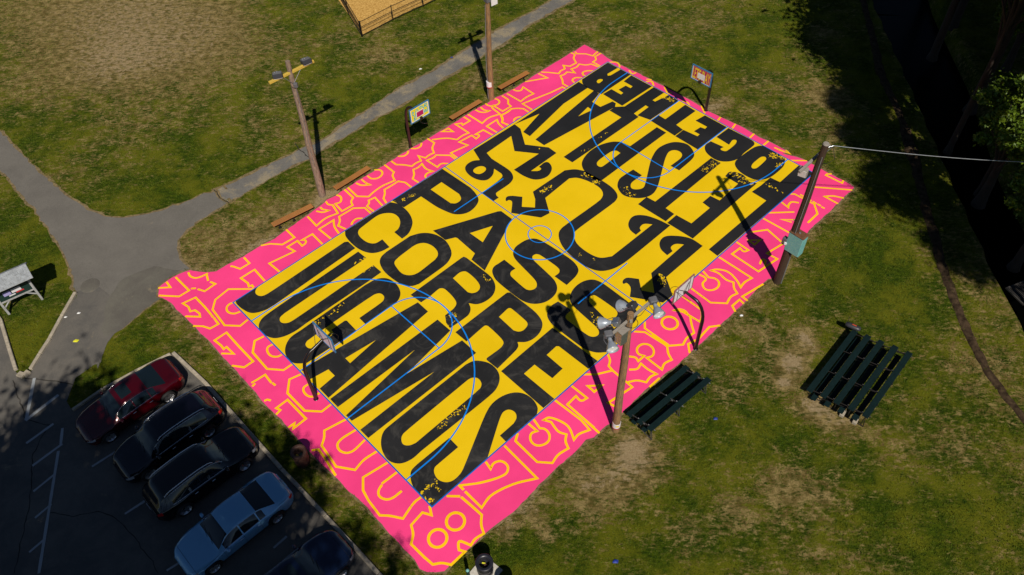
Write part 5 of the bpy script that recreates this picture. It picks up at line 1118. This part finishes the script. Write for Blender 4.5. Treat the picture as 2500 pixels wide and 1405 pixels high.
for i, (x, y, h, sc) in enumerate([(27.3, 8.8, 12.3, 1.0), (29.6, .9, 12.3, .85), (30.8, -7.6, 12.5, .95), (34, 3, 13, 1.1), (35, -5, 13, 1.1), (33.5, 13, 13, 1.1), (35.5, -14, 13, 1.1), (41, 8, 13, 1.1), (29.6, 17.5, 13, .9), (39, 18, 13, 1.1), (24.6, 5.2, 12.4, .62), (27.0, 14.2, 13, .85), (31.5, 2.0, 12, .9), (30, 23.5, 13, 1.0), (37, 25, 13, 1.2), (28.3, -11.9, 12.4, .7), (24.9, 1.7, 12.5, .5), (23.1, -11.7, 16, .42), (25.2, -16.1, 16, .45), (22.9, -7.1, 16, .36), (23.5, -6.4, 18.5, .34), (36, 20, 12, 1.1), (42, -2, 13, 1.2), (41, -12, 13, 1.2)]):
    tree(x - (.9 if x < 30 and y > 0 else .3), y, tall, i, h, sc, 'tall leafy tree standing beyond the stream on the right, its shade falling over the water', 'tall trees right of the stream', i * 1.3)
tree(23.8, 1.0, low, 0, 5.6, .92, 'sunlit low leafy tree at the right edge, above the end of the overhead wire', None, .4)
tree(23.7, -3.6, low, 1, 4.6, .8, 'low leafy tree at the right edge, below the overhead wire', None, 2.0)
tree(30.0, 12.4, low, 1, 5.0, .9, 'small leafy tree in the dark upper right corner', None, 1.0)
for i, (x, y, h, sc) in enumerate([(-18.6, -32.0, 19.5, 1.12), (-12.8, -33.1, 19.5, 1.02), (-25.5, -32.0, 19.0, .98), (-8.6, -38.8, 19.0, .95), (-14.5, -40, 19.5, 1.15), (-22, -40, 19.5, 1.15), (-29.5, -38, 19.0, 1.1), (-31, -32, 18, .9), (-8.3, -30.5, 19.3, .44), (-13, -29.6, 19.5, .5), (-20, -28.6, 19.5, .55), (-5.0, -34.5, 19, .5)]):
    tree(x, y, sparse if i in (2, 7, 8, 9, 10, 11) else tall, i + 1, h, sc, 'tall leafy tree below the photo edge that shades the parked cars', 'tall trees below the parking lot', i * 2.1)

# ------------------------------------------------------------------ grass blades, leaves and litter
r = np.random.RandomState(4); n = 900000
gx_ = r.uniform(-42, 36, n); gy_ = r.uniform(-20, 30, n)
ok = ~inside(gx_, gy_, path_xy[::3]) & ~inside(gx_, gy_, walk_xy[::3]) & ~inside(gx_, gy_, lot_xy[::3]) & ~inside(gx_, gy_, pink_xy[::3]) & ~inside(gx_, gy_, pg[::3]) & (canal_dist(gx_, gy_) > .7)
dd = dry_at(gx_, gy_); ok &= (r.rand(n) > np.clip(dd, 0, .97))
gx_, gy_ = gx_[ok], gy_[ok]; n = len(gx_)
# clumping
cl_ = np.sin(gx_ * 1.7 + 3 * np.sin(gy_ * .9)) * np.sin(gy_ * 2.1 + 2 * np.sin(gx_ * 1.3)); keep = r.rand(n) < .55 + .45 * cl_; gx_, gy_ = gx_[keep], gy_[keep]; n = len(gx_)
an_ = r.uniform(0, 2 * PI, n); h_ = r.uniform(.03, .10, n); w_2 = r.uniform(.012, .028, n); ln = r.uniform(-.05, .05, (n, 2))
co = np.stack([np.stack([gx_ - np.cos(an_) * w_2, gy_ - np.sin(an_) * w_2, np.zeros(n)], 1), np.stack([gx_ + np.cos(an_) * w_2, gy_ + np.sin(an_) * w_2, np.zeros(n)], 1), np.stack([gx_ + ln[:, 0], gy_ + ln[:, 1], h_], 1)], 1).reshape(-1, 3)
tag(np_mesh('grass', co, np.arange(3 * n).reshape(-1, 3), M['blade']), 'short tufted grass growing over the lawns', 'grass', kind='stuff')
for (x, y), w, m, lab, cat in (((-23.25, -3.99), .09, 'litter_white', 'white scrap of paper on the asphalt, the one farther from the kerb', 'litter'), ((-23.84, -4.21), .08, 'litter_white', 'white scrap of paper on the asphalt right beside the island kerb', 'litter'),
    ((9.42, -6.00), .09, 'litter_white', 'small white scrap on the grass right of the goal by the front pole', 'litter'), ((-6.91, 15.29), .1, 'litter_white', 'cream scrap on the grass at the far side of the path', 'litter'), ((-4.89, 16.42), .09, 'litter_blue', 'pale blue scrap on the path near the far pole shadow', 'litter'),
    ((1.96, -17.75), .12, 'litter_blue', 'blue scrap on the lawn near the bottom edge', 'litter'), ((7.07, -11.61), .1, 'litter_blue', 'small blue scrap on the lawn right of the three row bleacher', 'litter'), ((-22.85, -5.73), .14, 'bag_yellow', 'thin yellow scrap on the asphalt beside the island', 'litter')):
    q = MB(); q.add([(-w, -w * .4, .0), (w * .7, -w * .6, .02), (w, w * .5, .0), (-w * .2, w * .7, .03), (-w * .9, w * .2, .01), (0, 0, .05)], [(0, 1, 5), (1, 2, 5), (2, 3, 5), (3, 4, 5), (4, 0, 5)])
    tag(q.build('litter', M[m], loc=(x, y, .03)), lab, cat, 'scraps of litter')
